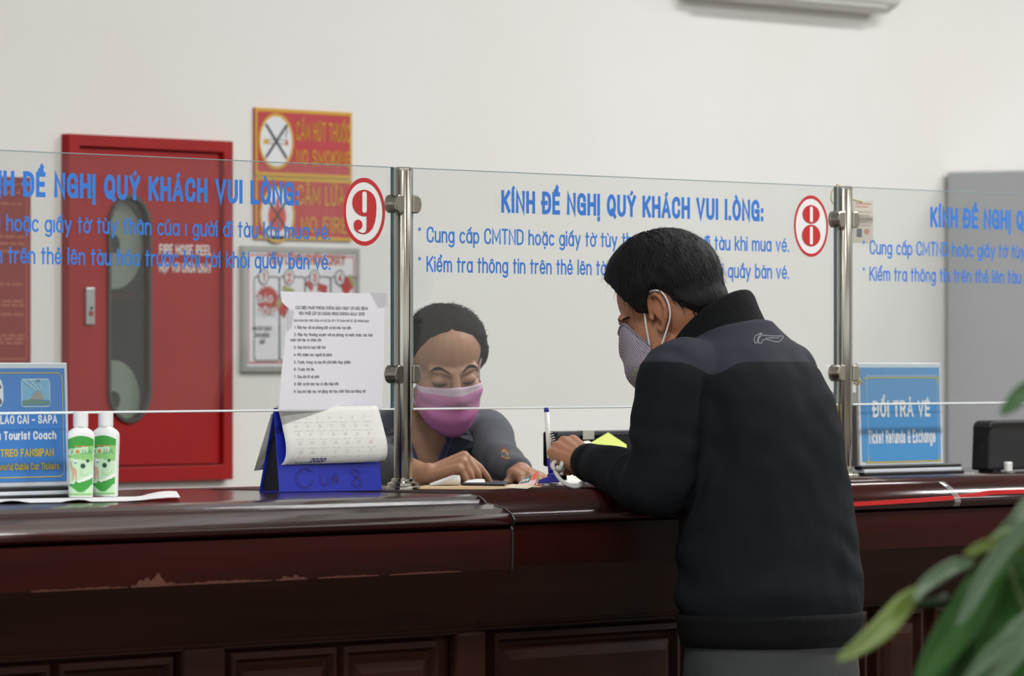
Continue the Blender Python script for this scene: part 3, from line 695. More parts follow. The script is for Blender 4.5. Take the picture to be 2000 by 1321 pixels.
# ================================================================ ON THE COUNTER
M_black = mat('black_plastic', (16, 16, 18), .3); M_white = mat('white_plastic', (236, 236, 234), .35)
M_paper = mat('white_paper', (232, 232, 232), .8); M_acr = mat('clear_acrylic_white', (214, 220, 228), .2)
M_sblue = mat('sign_blue', (72, 150, 210), .35); M_yel = mat('print_yellow', (204, 182, 60), .5); M_pwhite = mat('print_white', (226, 234, 240), .5)
def sign_stand(label, x0, x1, Y, h, tilt, base, fn, blue=M_sblue):
    zb = CT + .019
    t = thing('counter_sign', label, 'sign', ((x0 + x1) / 2, Y, CT), 'acrylic signs on the counter')
    X = Matrix.Translation((0, Y, zb)) @ Matrix.Rotation(-tilt, 4, 'X')
    MB().box((x0, 0, 0), (x1, .006, h)).xform(X).build('sign_board', M_acr, t, bevel=.0015)
    b = MB().box((x0 + .008, -.0008, .008), (x1 - .008, 0, h - .009)).xform(X).build('printed_sheet', blue, t)
    fn(t, X, zb)
    for k, m in enumerate((M_black, M_acr, M_black)):
        MB().box((base[0] + .004 * (k == 1), Y - .03 + .003 * k, CT + .0063 * k), (base[1] - .004 * (k == 1), Y + .05 - .002 * k, CT + .0063 * (k + 1))).build('base_layer', m, t, bevel=.001)
    return t
Yl = .06
lx1 = XY(136.5, Yl); lx0 = lx1 - .31
def L(px, py): return XY(px, Yl), ZY(px, py, Yl) - CT - .019
def left_print(t, X, zb):
    hh = .2
    b = MB(); frame_line(b, lx0 + .016, L(120, 931)[1], XY(124.5, Yl), L(120, 728.5)[1], .0016, -.0014, 0, .012); b.xform(X).build('border', M_yel, t, fixn=False)
    for s, pr, pt, pb, m, pl in (("LÀO CAI \u2013 SAPA", 113.5, 810, 828, M_pwhite, 2), ("a Tourist Coach", 110.5, 841, 859, M_pwhite, -6), ("TREO FANSIPAN", 105, 875.5, 892, M_yel, 1), ("world Cable Car Tickets", 115, 903, 917.5, M_yel, -2)):
        xr, z1 = L(pr, pt); z0 = L(pr, pb)[1]; xl = L(pl, pt)[0]
        b = MB(); text(b, s, (xl, -.0014, z0), z1 - z0, xr - xl, weight=2.4, gap=3.2, space=4.0); b.xform(X).build('sign_lettering', m, t, fixn=False)
    a, z1 = L(44.5, 740); c, z0 = L(101, 795)
    ph = MB(); y = -.0012
    def rr(mb, a, z0, c, z1, r, yy, mi):
        pts = []
        for cx, cz, an in ((c - r, z0 + r, -90), (c - r, z1 - r, 0), (a + r, z1 - r, 90), (a + r, z0 + r, 180)):
            pts += [(cx + r * math.cos(math.radians(an + 18 * k)), cz + r * math.sin(math.radians(an + 18 * k))) for k in range(6)]
        poly(mb, pts, yy, mi)
    rr(ph, a, z0, c, z1, .006, y, 0)
    W, H = c - a, z1 - z0; e = .002
    quad(ph, a + e, z0 + e, c - e, z1 - e, y - .0002, 1)
    quad(ph, a + e, z0 + e, c - e, z0 + H * .24, y - .0004, 2)
    poly(ph, [(a + e, z0 + H * .18), (a + W * .15, z0 + H * .24), (a + W * .3, z0 + H * .27), (a + W * .5, z0 + H * .24), (a + W * .8, z0 + H * .2), (c - e, z0 + H * .16), (c - e, z0 + H * .12), (a + e, z0 + H * .1)], y - .0006, 3)
    poly(ph, [(a + W * .34, z0 + H * .26), (a + W * .38, z0 + H * .42), (a + W * .46, z0 + H * .52), (a + W * .54, z0 + H * .58), (a + W * .63, z0 + H * .54), (a + W * .72, z0 + H * .44), (a + W * .75, z0 + H * .26)], y - .0008, 4)
    poly(ph, [(a + W * .5, z0 + H * .94), (a + W * .58, z0 + H * .97), (a + W * .66, z0 + H * .94), (a + W * .6, z0 + H * .85)], y - .0008, 5)
    for p, q in (((.28, .97), (.6, .62)), ((.05, .95), (.5, .6)), ((.55, .9), (.7, .6))):
        ribbon(ph, [(a + W * p[0], z0 + H * p[1]), (a + W * q[0], z0 + H * q[1])], False, .0009, lambda u, v: Vector((u, y - .001, v)), 0)
    ph.xform(X).build('cable_car_picture', [mat('photo_edge', (190, 214, 224), .5), mat('photo_sky', (122, 180, 214), .5), mat('photo_water', (66, 134, 168), .5), mat('photo_green', (104, 140, 122), .5), mat('photo_hill', (150, 150, 148), .5), mat('photo_gondola', (84, 104, 116), .5)], t, fixn=False)
    v = MB(); xr, zt = L(9.5, 737); zb2 = L(9.5, 794)[1]; H = zt - zb2
    poly(v, [(xr - .09, zt), (xr - .012, zt), (xr - .004, zt - H * .12), (xr, zt - H * .35), (xr, zt - H * .8), (xr - .006, zb2), (xr - .09, zb2)], y, 0)
    poly(v, [(xr - .05, zt - H * .16), (xr - .010, zt - H * .16), (xr - .003, zt - H * .38), (xr - .05, zt - H * .42)], y - .0002, 1)
    plate(v, (xr - .014, zb2 + H * .16), .010, H * .14, 20, y - .0003, 1); plate(v, (xr - .014, zb2 + H * .16), .005, H * .07, 16, y - .0005, 0)
    v.xform(X).build('van_picture', [M_pwhite, mat('photo_dark', (70, 84, 96), .5)], t, fixn=False)
sign_stand('blue coach and cable car sign in a clear holder beside the gel bottles', lx0, lx1, Yl, .2005, .03, (lx0 - .02, XY(133, Yl)), left_print, mat('sign_royal_blue', (66, 130, 206), .35))
Yr = .035
rx0, rx1 = XY(1680, Yr), XY(1842, Yr)
def Rr(px, py): return XY(px, Yr), ZY(px, py, Yr) - CT - .019
def right_print(t, X, zb):
    b = MB()
    x0, x1 = Rr(1695, 0)[0], Rr(1834, 0)[0]
    for zz in (Rr(1760, 738)[1], Rr(1760, 902)[1]):
        sg = -1 if zz > .1 else 1
        ribbon(b, _poly("~" + " ".join("%f,%f" % q for q in ((x0, zz + sg * .012), (x0 + .003, zz + sg * .003), (x0 + .012, zz), (x1 - .012, zz), (x1 - .003, zz + sg * .003), (x1, zz + sg * .012))))[0], False, .0011, lambda u, v: Vector((u, -.0014, v)), 0)
    b.xform(X).build('border', M_yel, t, fixn=False)
    b = MB(); frame_line(b, x0 + .002, Rr(1760, 906)[1], x1 - .002, Rr(1760, 734)[1], .0008, -.0012); b.xform(X).build('thin_border', M_pwhite, t, fixn=False)
    for s, pl, pr, pt, pb in (("ĐỔI TRẢ VÉ", 1706, 1818, 782, 815), ("Ticket Refunds & Exchange", 1696, 1827, 840, 866)):
        xl, z1 = Rr(pl, pt); xr, z0 = Rr(pr, pb)
        b = MB(); text(b, s, (xl, -.0014, z0), z1 - z0, xr - xl, weight=2.3, gap=3.1, space=4.4); b.xform(X).build('sign_lettering', M_pwhite, t, fixn=False)
sign_stand('light blue ticket refund sign in a clear holder beside the steel post', rx0, rx1, Yr, .2, .03, (XY(1663, Yr), XY(1858, Yr)), right_print)

# ---- gel bottles
M_lg = [mat('label_green', (62, 158, 62), .35), mat('label_mid_green', (140, 200, 120), .35), mat('label_pale_green', (196, 226, 190), .35), mat('label_white', (236, 240, 234), .35), mat('label_orange', (204, 132, 50), .4), mat('label_teal', (60, 140, 128), .4), mat('label_dark_green', (32, 78, 58), .4), mat('label_skin', (206, 164, 142), .5), mat('label_blue', (70, 110, 190), .4)]
BZ = [(0, .0182, .0112), (.002, .0196, .0124), (.02, .0200, .0128), (.055, .0208, .0132), (.088, .0222, .0136), (.098, .0224, .0136), (.1035, .0214, .013), (.1075, .0185, .0118), (.1105, .0140, .0105), (.1125, .0108, .0100), (.116, .0104, .0100)]
def bsec(z):
    for (a, w0, d0), (b, w1, d1) in zip(BZ, BZ[1:]):
        if a <= z <= b: q = (z - a) / (b - a); return w0 + (w1 - w0) * q, d0 + (d1 - d0) * q
    return BZ[-1][1:]
def sup(a, w, d, e=.62):
    c, s = math.cos(a), math.sin(a)
    return Vector((w * math.copysign(abs(c) ** e, c), d * math.copysign(abs(s) ** e, s), 0))
def bottle(px, py, yaw, label):
    p = PZ(px, py, CT + .0022)
    t = thing('gel_bottle', label, 'bottle', p, 'hand gel bottles')
    X = Matrix.Translation(p) @ Matrix.Rotation(yaw, 4, 'Z')
    m = MB().rings([[sup(2 * pi * k / 40, w, d) + Vector((0, 0, z)) for k in range(40)] for z, w, d in BZ]).xform(X)
    m.build('bottle', M_white, t, smooth=True)
    MB().lathe([(.0118, .1135), (.0122, .115), (.0122, .1365), (.0114, .138)], n=36).xform(X).build('cap', M_white, t, smooth=False, bevel=.0006)
    ZA, ZB_ = .0035, .0995
    def S(s, v, lift=.0003):
        z = ZA + (ZB_ - ZA) * v - .006 * s * s * max(0, v - .8) / .2
        w, d = bsec(z); x = s * .925 * w
        cs = math.copysign(abs(x / w) ** (1 / .62), x); sn = math.sqrt(max(0, 1 - cs * cs))
        q = Vector((x, -d * sn ** .62, 0)); n = Vector((abs(x / w) ** 2.2 * math.copysign(d / w, x), -1, 0)).normalized()
        return q + n * lift + Vector((0, 0, z))
    g = MB(); NS, NV = 26, 56
    vs = [S(-1 + 2 * i / NS, j / NV) for j in range(NV + 1) for i in range(NS + 1)]
    for k in vs: g.v.append(k)
    for j in range(NV):
        for i in range(NS):
            s = -1 + 2 * (i + .5) / NS; v = (j + .5) / NV
            top = .775 + .07 * (s * .5 + .5); sw = .20 + .10 * (s * .5 + .5) ** 2
            if v > top: mi = 0
            elif v > top - .10 and s < .55: mi = 2
            elif v > .60 - .03 * s: mi = 1
            elif v > sw + .05 * (s * .5 + .7): mi = 2
            elif v > sw: mi = 3
            elif v > .045 + .14 * abs(s + .05) ** 1.5: mi = 0
            else: mi = 2 if v > .03 else 1
            a = j * (NS + 1) + i; g.f.append([a, a + 1, a + NS + 2, a + NS + 1]); g.m.append(mi)
    lab = g.xform(X).build('label', M_lg, t, smooth=True)
    b = MB()
    W = .0385
    def srf(x, z, lift=0): return S(x / (W / 2), z / (ZB_ - ZA), .0006 + lift)
    for ch, x in (('X', -.0165), ('N', .0015), ('A', .0105)):
        text(b, ch, (0, 0, 0), .0078, .0058, weight=1.3, mi=5, surf=lambda X_, Z_, l, x=x: srf(x + X_, .0665 + Z_, l))
    def blob(x, z, r, n, mi, spike=1.0, asp=1):
        vs = [srf(x, z, .0003)] + [srf(x + r * (1 if k % 2 else spike) * math.cos(2 * pi * k / n) * asp, z + r * (1 if k % 2 else spike) * math.sin(2 * pi * k / n), .0003) for k in range(n)]
        b.add(vs, [(0, 1 + k, 1 + (k + 1) % n) for k in range(n)], mi)
    blob(-.0055, .0705, .0036, 16, 4, .7)
    blob(.003, .0475, .0046, 24, 6, .72); blob(.0105, .0555, .003, 20, 6, .7)
    for k in range(6):
        x = -.0095 + k * .0038; b.add([srf(x, .0783 + .001 * (k % 2)), srf(x + .003, .0783), srf(x + .003, .0803), srf(x, .0803)], [(0, 1, 2, 3)], 4)
    for k in range(3):
        z = .0385 - k * .0033; b.add([srf(-.002, z), srf(.0145 - .002 * k, z), srf(.0145 - .002 * k, z + .0009), srf(-.002, z + .0009)], [(0, 1, 2, 3)], 1)
    for pts in ([(-.0172, .054), (-.0145, .055), (-.0140, .047), (-.0085, .043), (-.0065, .036), (-.0085, .031), (-.011, .034), (-.0125, .024), (-.0145, .025), (-.0145, .038), (-.0168, .046)], [(-.0098, .033), (-.0085, .023), (-.0068, .024), (-.0072, .034)]):
        b.add([srf(x, z, .0003) for x, z in pts], [tuple(range(len(pts)))], 7)
    blob(-.0095, .0555, .0022, 10, 3, 1); blob(-.009, .0525, .0014, 8, 8, 1)
    blob(-.008, .0205, .0024, 8, 0, .6, 1.6)
    b.xform(X).build('label_print', M_lg, lab, fixn=False)
    return t
bottle(157.5, 972, -TH + .12, 'white gel bottle with green label, close by the blue coach sign')
bottle(206.5, 970.3, -TH - .28, 'white gel bottle with green label, the one nearer the blue desk calendar')
# ---- sheet of paper under the bottles
sh = MB(); NU, NV = 40, 8
A, B_, C_, E_ = PZ(-120, 979.5, CT), PZ(345, 970.5, CT), PZ(-120, 987, CT), PZ(352, 979.5, CT)
g = []
for j in range(NV + 1):
    for i in range(NU + 1):
        u, v = i / NU, j / NV
        p = A.lerp(B_, u).lerp(C_.lerp(E_, u), v)
        z = .0016
        if v > .5: z += (v - .5) * 2 * .0035 * max(0, math.sin(u * 23 + 1)) * (1 if u < .62 else .3)
        if u > .84: q = (u - .84) / .16; z += .0065 * math.sin(min(q * 2.2, pi)) * (1 - .5 * v) + .002 * q
        g.append(p + Vector((0, 0, z)))
vs = g + [p - Vector((0, 0, .0005)) for p in g]; n = len(g); k = NU + 1
fs = []
for j in range(NV):
    for i in range(NU):
        a = j * k + i; fs += [(a, a + 1, a + k + 1, a + k), (n + a, n + a + k, n + a + k + 1, n + a + 1)]
sh.add(vs, fs)
tag(sh.build('paper_sheet', M_paper, smooth=True), 'white paper sheet with a curled corner under the gel bottles', 'paper')

# ---- taped notice on the staff side of the first pane
ny = -.0056
def N(px, py): p = PY(px, py, ny); return p
t = thing('paper_notice', 'white printed notice taped to the glass just above the blue desk calendar', 'notice', N(650, 805))
out = [(548.5, 569.5), (600, 571), (650, 572), (700, 573), (753, 574), (751.5, 610), (750.5, 650), (750, 700), (747.5, 760), (745.5, 799), (690, 800), (620, 800.5), (545, 801), (547, 770), (550, 730), (554.5, 690), (559, 650), (562.5, 622), (565, 603), (557, 597), (550.5, 590)]
b = MB()
P1 = [N(*q) for q in out]; bk = [p + Vector((0, .0008, 0)) for p in P1]; n = len(P1)
b.add(P1 + bk, [tuple(range(n)), tuple(range(2 * n - 1, n - 1, -1))] + [(i, (i + 1) % n, n + (i + 1) % n, n + i) for i in range(n)])
b.build('paper_sheet', mat('notice_paper', (238, 237, 244), .7), t)
M_ink = mat('grey_ink', (96, 98, 110), .7)
b = MB()
rowsN = [(577, 718, 605, "CÁC BIỆN PHÁP PHÒNG CHỐNG GIẢM NGUY CƠ MẮC BỆNH", 1), (583, 712, 616, "VIÊM PHỔI CẤP DO CHỦNG VIRUS CORONA (nCoV 2019)", 1), (574, 720, 629, "(BAN HÀNH KÈM THEO CÔNG VĂN SỐ CỦA SỞ Y TẾ THÀNH PHỐ VỀ VIỆC PHÒNG DỊCH)", 0),
 (575, 686, 643, "1- Rửa tay với xà phòng bất cứ khi nào tay bẩn.", 2), (574, 727, 657, "2- Rửa tay thường xuyên với xà phòng và nước hoặc các loại", 2), (567, 628, 667, "nước rửa tay có chứa cồn.", 2), (574, 636, 681.5, "3- Sau khi ho hay hắt hơi.", 2), (573.5, 649, 696, "4- Khi chăm sóc người bị bệnh.", 2),
 (574, 685, 710.5, "5- Trước, trong và sau khi chế biến thực phẩm.", 2), (574, 614, 724.5, "6- Trước khi ăn.", 2), (574, 624, 739, "7- Sau khi đi vệ sinh.", 2), (574.5, 662, 753, "8- Bất cứ khi nào tay có dấu hiệu bẩn.", 2), (573.5, 715, 767.5, "9- Sau khi tiếp xúc với động vật hay chất thải của động vật.", 2)]
for pl, pr, py, s, kind in rowsN:
    hpx = (4.6, 6.4, 6.2)[kind]
    a, c = N(pl, py), N(pr, py)
    zz = ZY((pl + pr) / 2, py, ny); h = hpx * .875e-3
    text(b, s, (a.x, ny - .0004, zz), h, c.x - a.x, weight=1.45, gap=2.2, space=4.4, lay=.00003)
b.build('notice_lettering', M_ink, t, fixn=False)
b = MB()
for pts in ([(722, 571), (756, 573), (757, 598), (738, 602)], [(556, 603), (574, 606), (569, 640), (560, 648)]):
    q = [N(*p) + Vector((0, -.0012, 0)) for p in pts]; b.add(q + [p + Vector((0, .0003, 0)) for p in q], [(0, 1, 2, 3), (7, 6, 5, 4), (0, 4, 5, 1), (1, 5, 6, 2), (2, 6, 7, 3), (3, 7, 4, 0)])
b.build('clear_tape', glass_mat('tape_film', (.985, .985, .985), .03, (235, 235, 240)), t)

# ---- desk calendar
M_cal = mat('calendar_blue', (28, 44, 176), .45, vary=.06, vscale=20); M_cald = mat('calendar_shade', (14, 16, 34), .7)
fl, fr_ = PZ(546, 962.5, CT), PZ(746, 959, CT)
ex = (fr_ - fl); Wc = ex.length; ex.normalize(); eb = Vector((-ex.y, ex.x, 0)); ez = Vector((0, 0, 1))
t = thing('desk_calendar', 'blue desk calendar standing below the taped notice, its page curled', 'calendar', fl)
bl = PZ(490, 962.5, CT); dback = max(.045, (bl - fl).dot(eb)); dpt = .058
Hc = .143; apex = .015
X = Matrix.Translation(fl) @ Matrix(((ex.x, eb.x, 0, 0), (ex.y, eb.y, 0, 0), (0, 0, 1, 0), (0, 0, 0, 1)))
def slab(p0, p1, th, m, name, x0=0, x1=None):
    x1 = Wc if x1 is None else x1
    d = (Vector((0, p1[0] - p0[0], p1[1] - p0[1]))).normalized(); nn = Vector((0, -d.z, d.y)) * th
    b = MB(); q = [Vector((0, *p0)), Vector((0, *p1)), Vector((0, *p1)) + nn, Vector((0, *p0)) + nn]
    b.rings([[v + Vector((x, 0, 0)) for v in q] for x in (x0, x1)]); return b.xform(X).build(name, m, t, bevel=.0006)
slab((0, .0005), (apex, Hc), -.0025, M_cal, 'front_board')
slab((dpt, .0005), (apex + .001, Hc), .0025, M_cal, 'back_board')
MB().box((.001, .002, .0003), (Wc - .001, dpt - .002, .0022)).xform(X).build('base_board', M_cal, t)
b = MB()   # dark sheet standing in for the shade inside the open end
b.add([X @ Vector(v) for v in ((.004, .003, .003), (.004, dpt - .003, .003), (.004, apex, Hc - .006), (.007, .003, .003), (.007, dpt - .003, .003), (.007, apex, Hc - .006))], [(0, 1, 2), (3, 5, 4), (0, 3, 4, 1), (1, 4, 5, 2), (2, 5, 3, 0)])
b.build('shade_card', M_cald, t)
b = MB()
for k in range(30):
    x = .012 + (Wc - .024) * k / 29
    b.tube([(x, apex + .0045 * math.cos(a), Hc - .001 + .0055 * math.sin(a)) for a in [2 * pi * q / 10 for q in range(11)]], .0005, 5)
b.xform(X).build('spiral_binding', M_white, t)
# curled page: seen from the side it bellies out from the front board
prof = _poly("~.0145,.1455 .0085,.1395 .0025,.122 -.003,.103 -.0075,.087 -.0095,.072 -.0085,.060 -.005,.052 -.001,.0475")[0]
M_page = mat('calendar_page', (228, 228, 222), .75)
b = MB(); g = []
x0p, x1p = .003, Wc - .002
for j, (yy, zz) in enumerate(prof):
    for i in range(17):
        u = i / 16; q = j / (len(prof) - 1)
        g.append(X @ Vector((x0p + (x1p - x0p) * u + .004 * q * math.sin(pi * q) + .003 * math.sin(q * 2.6), yy + .003 * math.sin(3 * u + 2 * q) * q, zz + (.0035 * u - .001) * q)))
n = len(g); off = [v + (X.to_3x3() @ Vector((0, .0007, .0003))) for v in g]
fs = []
for j in range(len(prof) - 1):
    for i in range(16):
        a = j * 17 + i; fs += [(a, a + 1, a + 18, a + 17), (n + a, n + a + 17, n + a + 18, n + a + 1)]
for j in range(len(prof) - 1):
    for i in (0, 16): a = j * 17 + i; fs.append((a, a + 17, n + a + 17, n + a))
for j in (0, len(prof) - 1):
    for i in range(16): a = j * 17 + i; fs.append((a, a + 1, n + a + 1, n + a))
b.add(g + off, fs); page = b.build('calendar_page', M_page, t, smooth=True)
plen = [0]
for (a, c), (d, e) in zip(prof, prof[1:]): plen.append(plen[-1] + math.hypot(d - a, e - c))
def pg(u, v, lift=.0006):
    """u metres along the page, v 0 (top) .. 1 (bottom)"""
    s = v * plen[-1]; j = min(max(k for k in range(len(plen)) if plen[k] <= s), len(prof) - 2)
    q = (s - plen[j]) / (plen[j + 1] - plen[j]); a, c = prof[j], prof[j + 1]
    yy = a[0] + (c[0] - a[0]) * q; zz = a[1] + (c[1] - a[1]) * q
    d = math.hypot(c[0] - a[0], c[1] - a[1]); ny_, nz_ = (c[1] - a[1]) / d, -(c[0] - a[0]) / d
    uu = (u - x0p) / (x1p - x0p); qq = j / (len(prof) - 1) + q / (len(prof) - 1)
    return X @ Vector((u + .004 * qq * math.sin(pi * qq) + .003 * math.sin(qq * 2.6), yy + ny_ * (lift + .0008) + .003 * math.sin(3 * uu + 2 * qq) * qq, zz + nz_ * (lift + .0008) + (.0035 * uu - .001) * qq))
b = MB(); rnd = random.Random(11)
for r, v in enumerate((.24, .38, .52, .66, .80)):
    for c in range(7):
        u = .03 + (Wc - .07) * c / 6
        mi = 1 if (c == 6 or (r == 4 and c == 3)) else 0
        text(b, str((r * 7 + c) % 30 + 1), (0, 0, 0), .0055, weight=1.1, gap=2.4, mi=mi, surf=lambda x, z, l, u=u, v=v: pg(u + x, v - z / plen[-1], .0004 + l))
        for k in range(2):
            uu = u - .004 + .010 * k; b.add([pg(uu, v + .045), pg(uu + .007, v + .045), pg(uu + .007, v + .052), pg(uu, v + .052)], [(0, 1, 2, 3)], 2)
b.build('date_print', [mat('faint_print', (206, 207, 202), .7), mat('faint_red_print', (216, 194, 186), .7), mat('fainter_print', (216, 216, 211), .7)], page, fixn=False)
b = MB(); u20 = Wc * .25
text(b, "2020", (0, 0, 0), .0105, .032, weight=1.9, gap=2.4, surf=lambda x, z, l: pg(u20 + x + z * .3, .955 - z / plen[-1] * .8, .0006 + l))
b.build('year_lettering', mat('ink_navy', (52, 58, 110), .6), page, fixn=False)
b = MB()
for k in range(6):
    uu = Wc * .12 + k * .006; b.add([pg(uu, .935), pg(uu + .0045, .935), pg(uu + .0045, .962), pg(uu, .962)], [(0, 1, 2, 3)])
b.build('page_logo', mat('ink_green_grey', (150, 176, 160), .6), page, fixn=False)
b = MB()
def hb(x, z, l=0): 
    q = z / Hc; return X @ Vector((x, apex * q - .0032 - l, z + .0008))
for st in ("~.062,.034 .052,.040 .040,.036 .033,.024 .036,.012 .046,.007 .058,.012 .062,.020", "~.078,.030 .078,.014 .084,.011 .090,.016 .091,.028", "~.097,.012 .104,.030 .110,.012", "~.100,.020 .108,.020", "~.150,.032 .141,.037 .135,.031 .143,.024 .152,.017 .148,.008 .139,.009 .137,.016 .146,.024 .151,.031"):
    ribbon(b, _poly(st)[0], False, .0007, lambda u, v: hb(u * 1.15, v, .0004), 0)
b.build('handwriting', mat('purple_ink', (52, 28, 96), .6), t, fixn=False)
b = MB(); rnd = random.Random(2)
for k in range(5):
    y0, z0 = dpt * .62, .088 - k * .003
    q = [Vector((x, y, z)) for x, (y, z) in ((-.001, (apex + .006, Hc - .01)), (Wc - .02, (apex + .006, Hc - .01)), (Wc - .02, (dpt * .73 + .003 * k, .055)), (-.001 - .003 * k, (dpt * .73 + .003 * k, .052 - .004 * k)))]
    b.add([X @ v for v in q] + [X @ (v + Vector((0, .0006, 0))) for v in q], [(0, 1, 2, 3), (7, 6, 5, 4), (0, 4, 5, 1), (1, 5, 6, 2), (2, 6, 7, 3), (3, 7, 4, 0)])
b.build('turned_page', mat('turned_page_grey', (196, 194, 188), .8), t, fixn=False)
# ================================================================ PEOPLE: shared helpers
def bake(mb, voxel, name, mats, parent, smooth=2, fac=.5, post=None):
    """fuse the overlapping closed shapes of mb into one continuous surface"""
    me = mb.mesh(name + '_raw')
    b = bmesh.new(); b.from_mesh(me); bmesh.ops.recalc_face_normals(b, faces=b.faces); b.to_mesh(me); b.free()
    o = bpy.data.objects.new('raw', me); COL.objects.link(o)
    r = o.modifiers.new('r', 'REMESH'); r.mode = 'VOXEL'; r.voxel_size = voxel; r.use_smooth_shade = True
    if smooth:
        s = o.modifiers.new('s', 'SMOOTH'); s.factor = fac; s.iterations = smooth
    dg = bpy.context.evaluated_depsgraph_get()
    out = bpy.data.meshes.new_from_object(o.evaluated_get(dg)); out.name = name
    bpy.data.objects.remove(o); bpy.data.meshes.remove(me)
    if post: post(out)
    out.materials.clear()
    for m in (mats if isinstance(mats, (list, tuple)) else [mats]): out.materials.append(m)
    for p in out.polygons: p.use_smooth = True
    return out
def bvh(me):
    return BVHTree.FromPolygons([v.co.copy() for v in me.vertices], [tuple(p.vertices) for p in me.polygons])
def frame3(f, up=Vector((0, 0, 1))):
    """columns: right, forward, up"""
    f = f.normalized(); r = f.cross(up).normalized(); u = r.cross(f)
    return Matrix(((r.x, f.x, u.x, 0), (r.y, f.y, u.y, 0), (r.z, f.z, u.z, 0), (0, 0, 0, 1)))
def head_shape(mb, X, s=1.0, female=False):
    h = MB()
    h.ell((0, -.012, .036), (.0745, .094, .084 if not female else .076)); h.ell((0, -.03, .0), (.066, .070, .075))
    h.ell((0, .022, -.030), (.061, .064, .085)); h.ell((0, .048, -.088), (.036, .032, .030))
    h.ell((0, .03, -.07), (.05, .045, .045))
    for sx in (-1, 1):
        h.ell((sx * .036, .052, -.034), (.027, .026, .026)); h.ell((sx * .046, .012, -.066), (.018, .034, .026))
        h.ell((sx * .031, .0735, -.004), (.0165, .0115, .0095))
        h.capsule((sx * .010, .082, .0145), (sx * .045, .066, .017), .0095 if not female else .008, .008)
        h.ell((sx * .010, .100, -.0385), (.0085, .010, .0075))
        # outer ear: a rim, a lobe and the shell behind them
        e = [(sx * .066, .004, -.012), (sx * .0735, -.002, .012), (sx * .078, -.012, .024), (sx * .0815, -.026, .024), (sx * .083, -.034, .012), (sx * .081, -.034, -.006), (sx * .077, -.026, -.022), (sx * .072, -.014, -.034), (sx * .0685, -.006, -.038), (sx * .066, -.002, -.028)]
        for a, b in zip(e, e[1:]): h.capsule(a, b, .0046, .0046, 10)
        h.ell((sx * .0735, -.019, -.002), (.0035, .014, .024)); h.ell((sx * .070, .001, -.010), (.0055, .004, .007))
        h.ell((sx * .0695, -.008, -.036), (.0045, .007, .007))
    h.capsule((0, .083, .012), (0, .106, -.030), .0088, .0105); h.ell((0, .108, -.034), (.0098, .0095, .009))
    h.ell((0, .086, -.060), (.024, .010, .008)); h.ell((0, .084, -.070), (.021, .010, .008))
    h.xform(X @ Matrix.Scale(s, 4))
    k = len(mb.v); mb.v += h.v; mb.f += [[i + k for i in f] for f in h.f]; mb.m += h.m
def hand_shape(mb, X, side=1, curl=((10, 25, 20),) * 4, thumb=(.62, .62, -.35), tcurl=20, s=1.0, splay=1.0):
    """wrist at the origin, fingers along +y, back of the hand +z, thumb on side*x"""
    h = MB()
    K = [(.027, .086, .002), (.0085, .091, .005), (-.0105, .086, .003), (-.0275, .077, -.002)]
    SEG = [(.041, .024, .020), (.045, .028, .021), (.041, .026, .020), (.032, .019, .018)]
    RAD = [(.0098, .0086, .0078, .0068), (.0099, .0088, .0079, .0069), (.0094, .0083, .0075, .0066), (.0083, .0073, .0067, .0060)]
    for (x, y, z), sg, rd, cu, sp in zip(K, SEG, RAD, curl, (5, 1, -4, -10)):
        h.capsule((x * .62, .004, -.002), (x, y, z), .0145, .0118, 12)
        h.capsule((x * .7, .012, -.010), (x, y - .012, z - .006), .012, .010, 12)
        p = Vector((x, y, z)); a = 0; rs = rd
        for L, c, r0, r1 in zip(sg, cu, rs, rs[1:]):
            a += math.radians(c); yaw = math.radians(sp * splay)
            d = Vector((math.sin(yaw) * math.cos(a), math.cos(yaw) * math.cos(a), -math.sin(a)))
            q = p + d * L; h.capsule(p, q, r0, r1, 12); p = q
    h.capsule((.016, .008, -.006), (.026, .040, -.008), .0165, .0140)
    d = Vector(thumb).normalized(); p = Vector((.026, .030, -.010)); bend = Vector((-.55, .55, -.1))
    for i, (L, r0, r1) in enumerate(((.038, .0125, .0105), (.031, .0102, .0092), (.024, .0092, .0072))):
        q = p + d * L; h.capsule(p, q, r0, r1, 12); p = q
        d = (d + bend * math.sin(math.radians(tcurl))).normalized()
    h.capsule((0, -.05, 0), (0, .006, 0), .026, .0255)
    if side < 0:
        for v in h.v: v.x = -v.x
    h.xform(X @ Matrix.Scale(s, 4))
    k = len(mb.v); mb.v += h.v; mb.f += [[i + k for i in f] for f in h.f]; mb.m += h.m
def lens(rr, X=None, n=40, e=.86, ax=None):
    """rings of superellipses: (centre, half width along ax[0], half depth along ax[1])"""
    a0, a1 = ax or (Vector((1, 0, 0)), Vector((0, 1, 0)))
    out = []
    for c, a, b in rr:
        ring = []
        for k in range(n):
            t = 2 * pi * k / n; cs, sn = math.cos(t), math.sin(t)
            ring.append(Vector(c) + a0 * (a * math.copysign(abs(cs) ** e, cs)) + a1 * (b * math.copysign(abs(sn) ** e, sn)))
        out.append(ring)
    return out
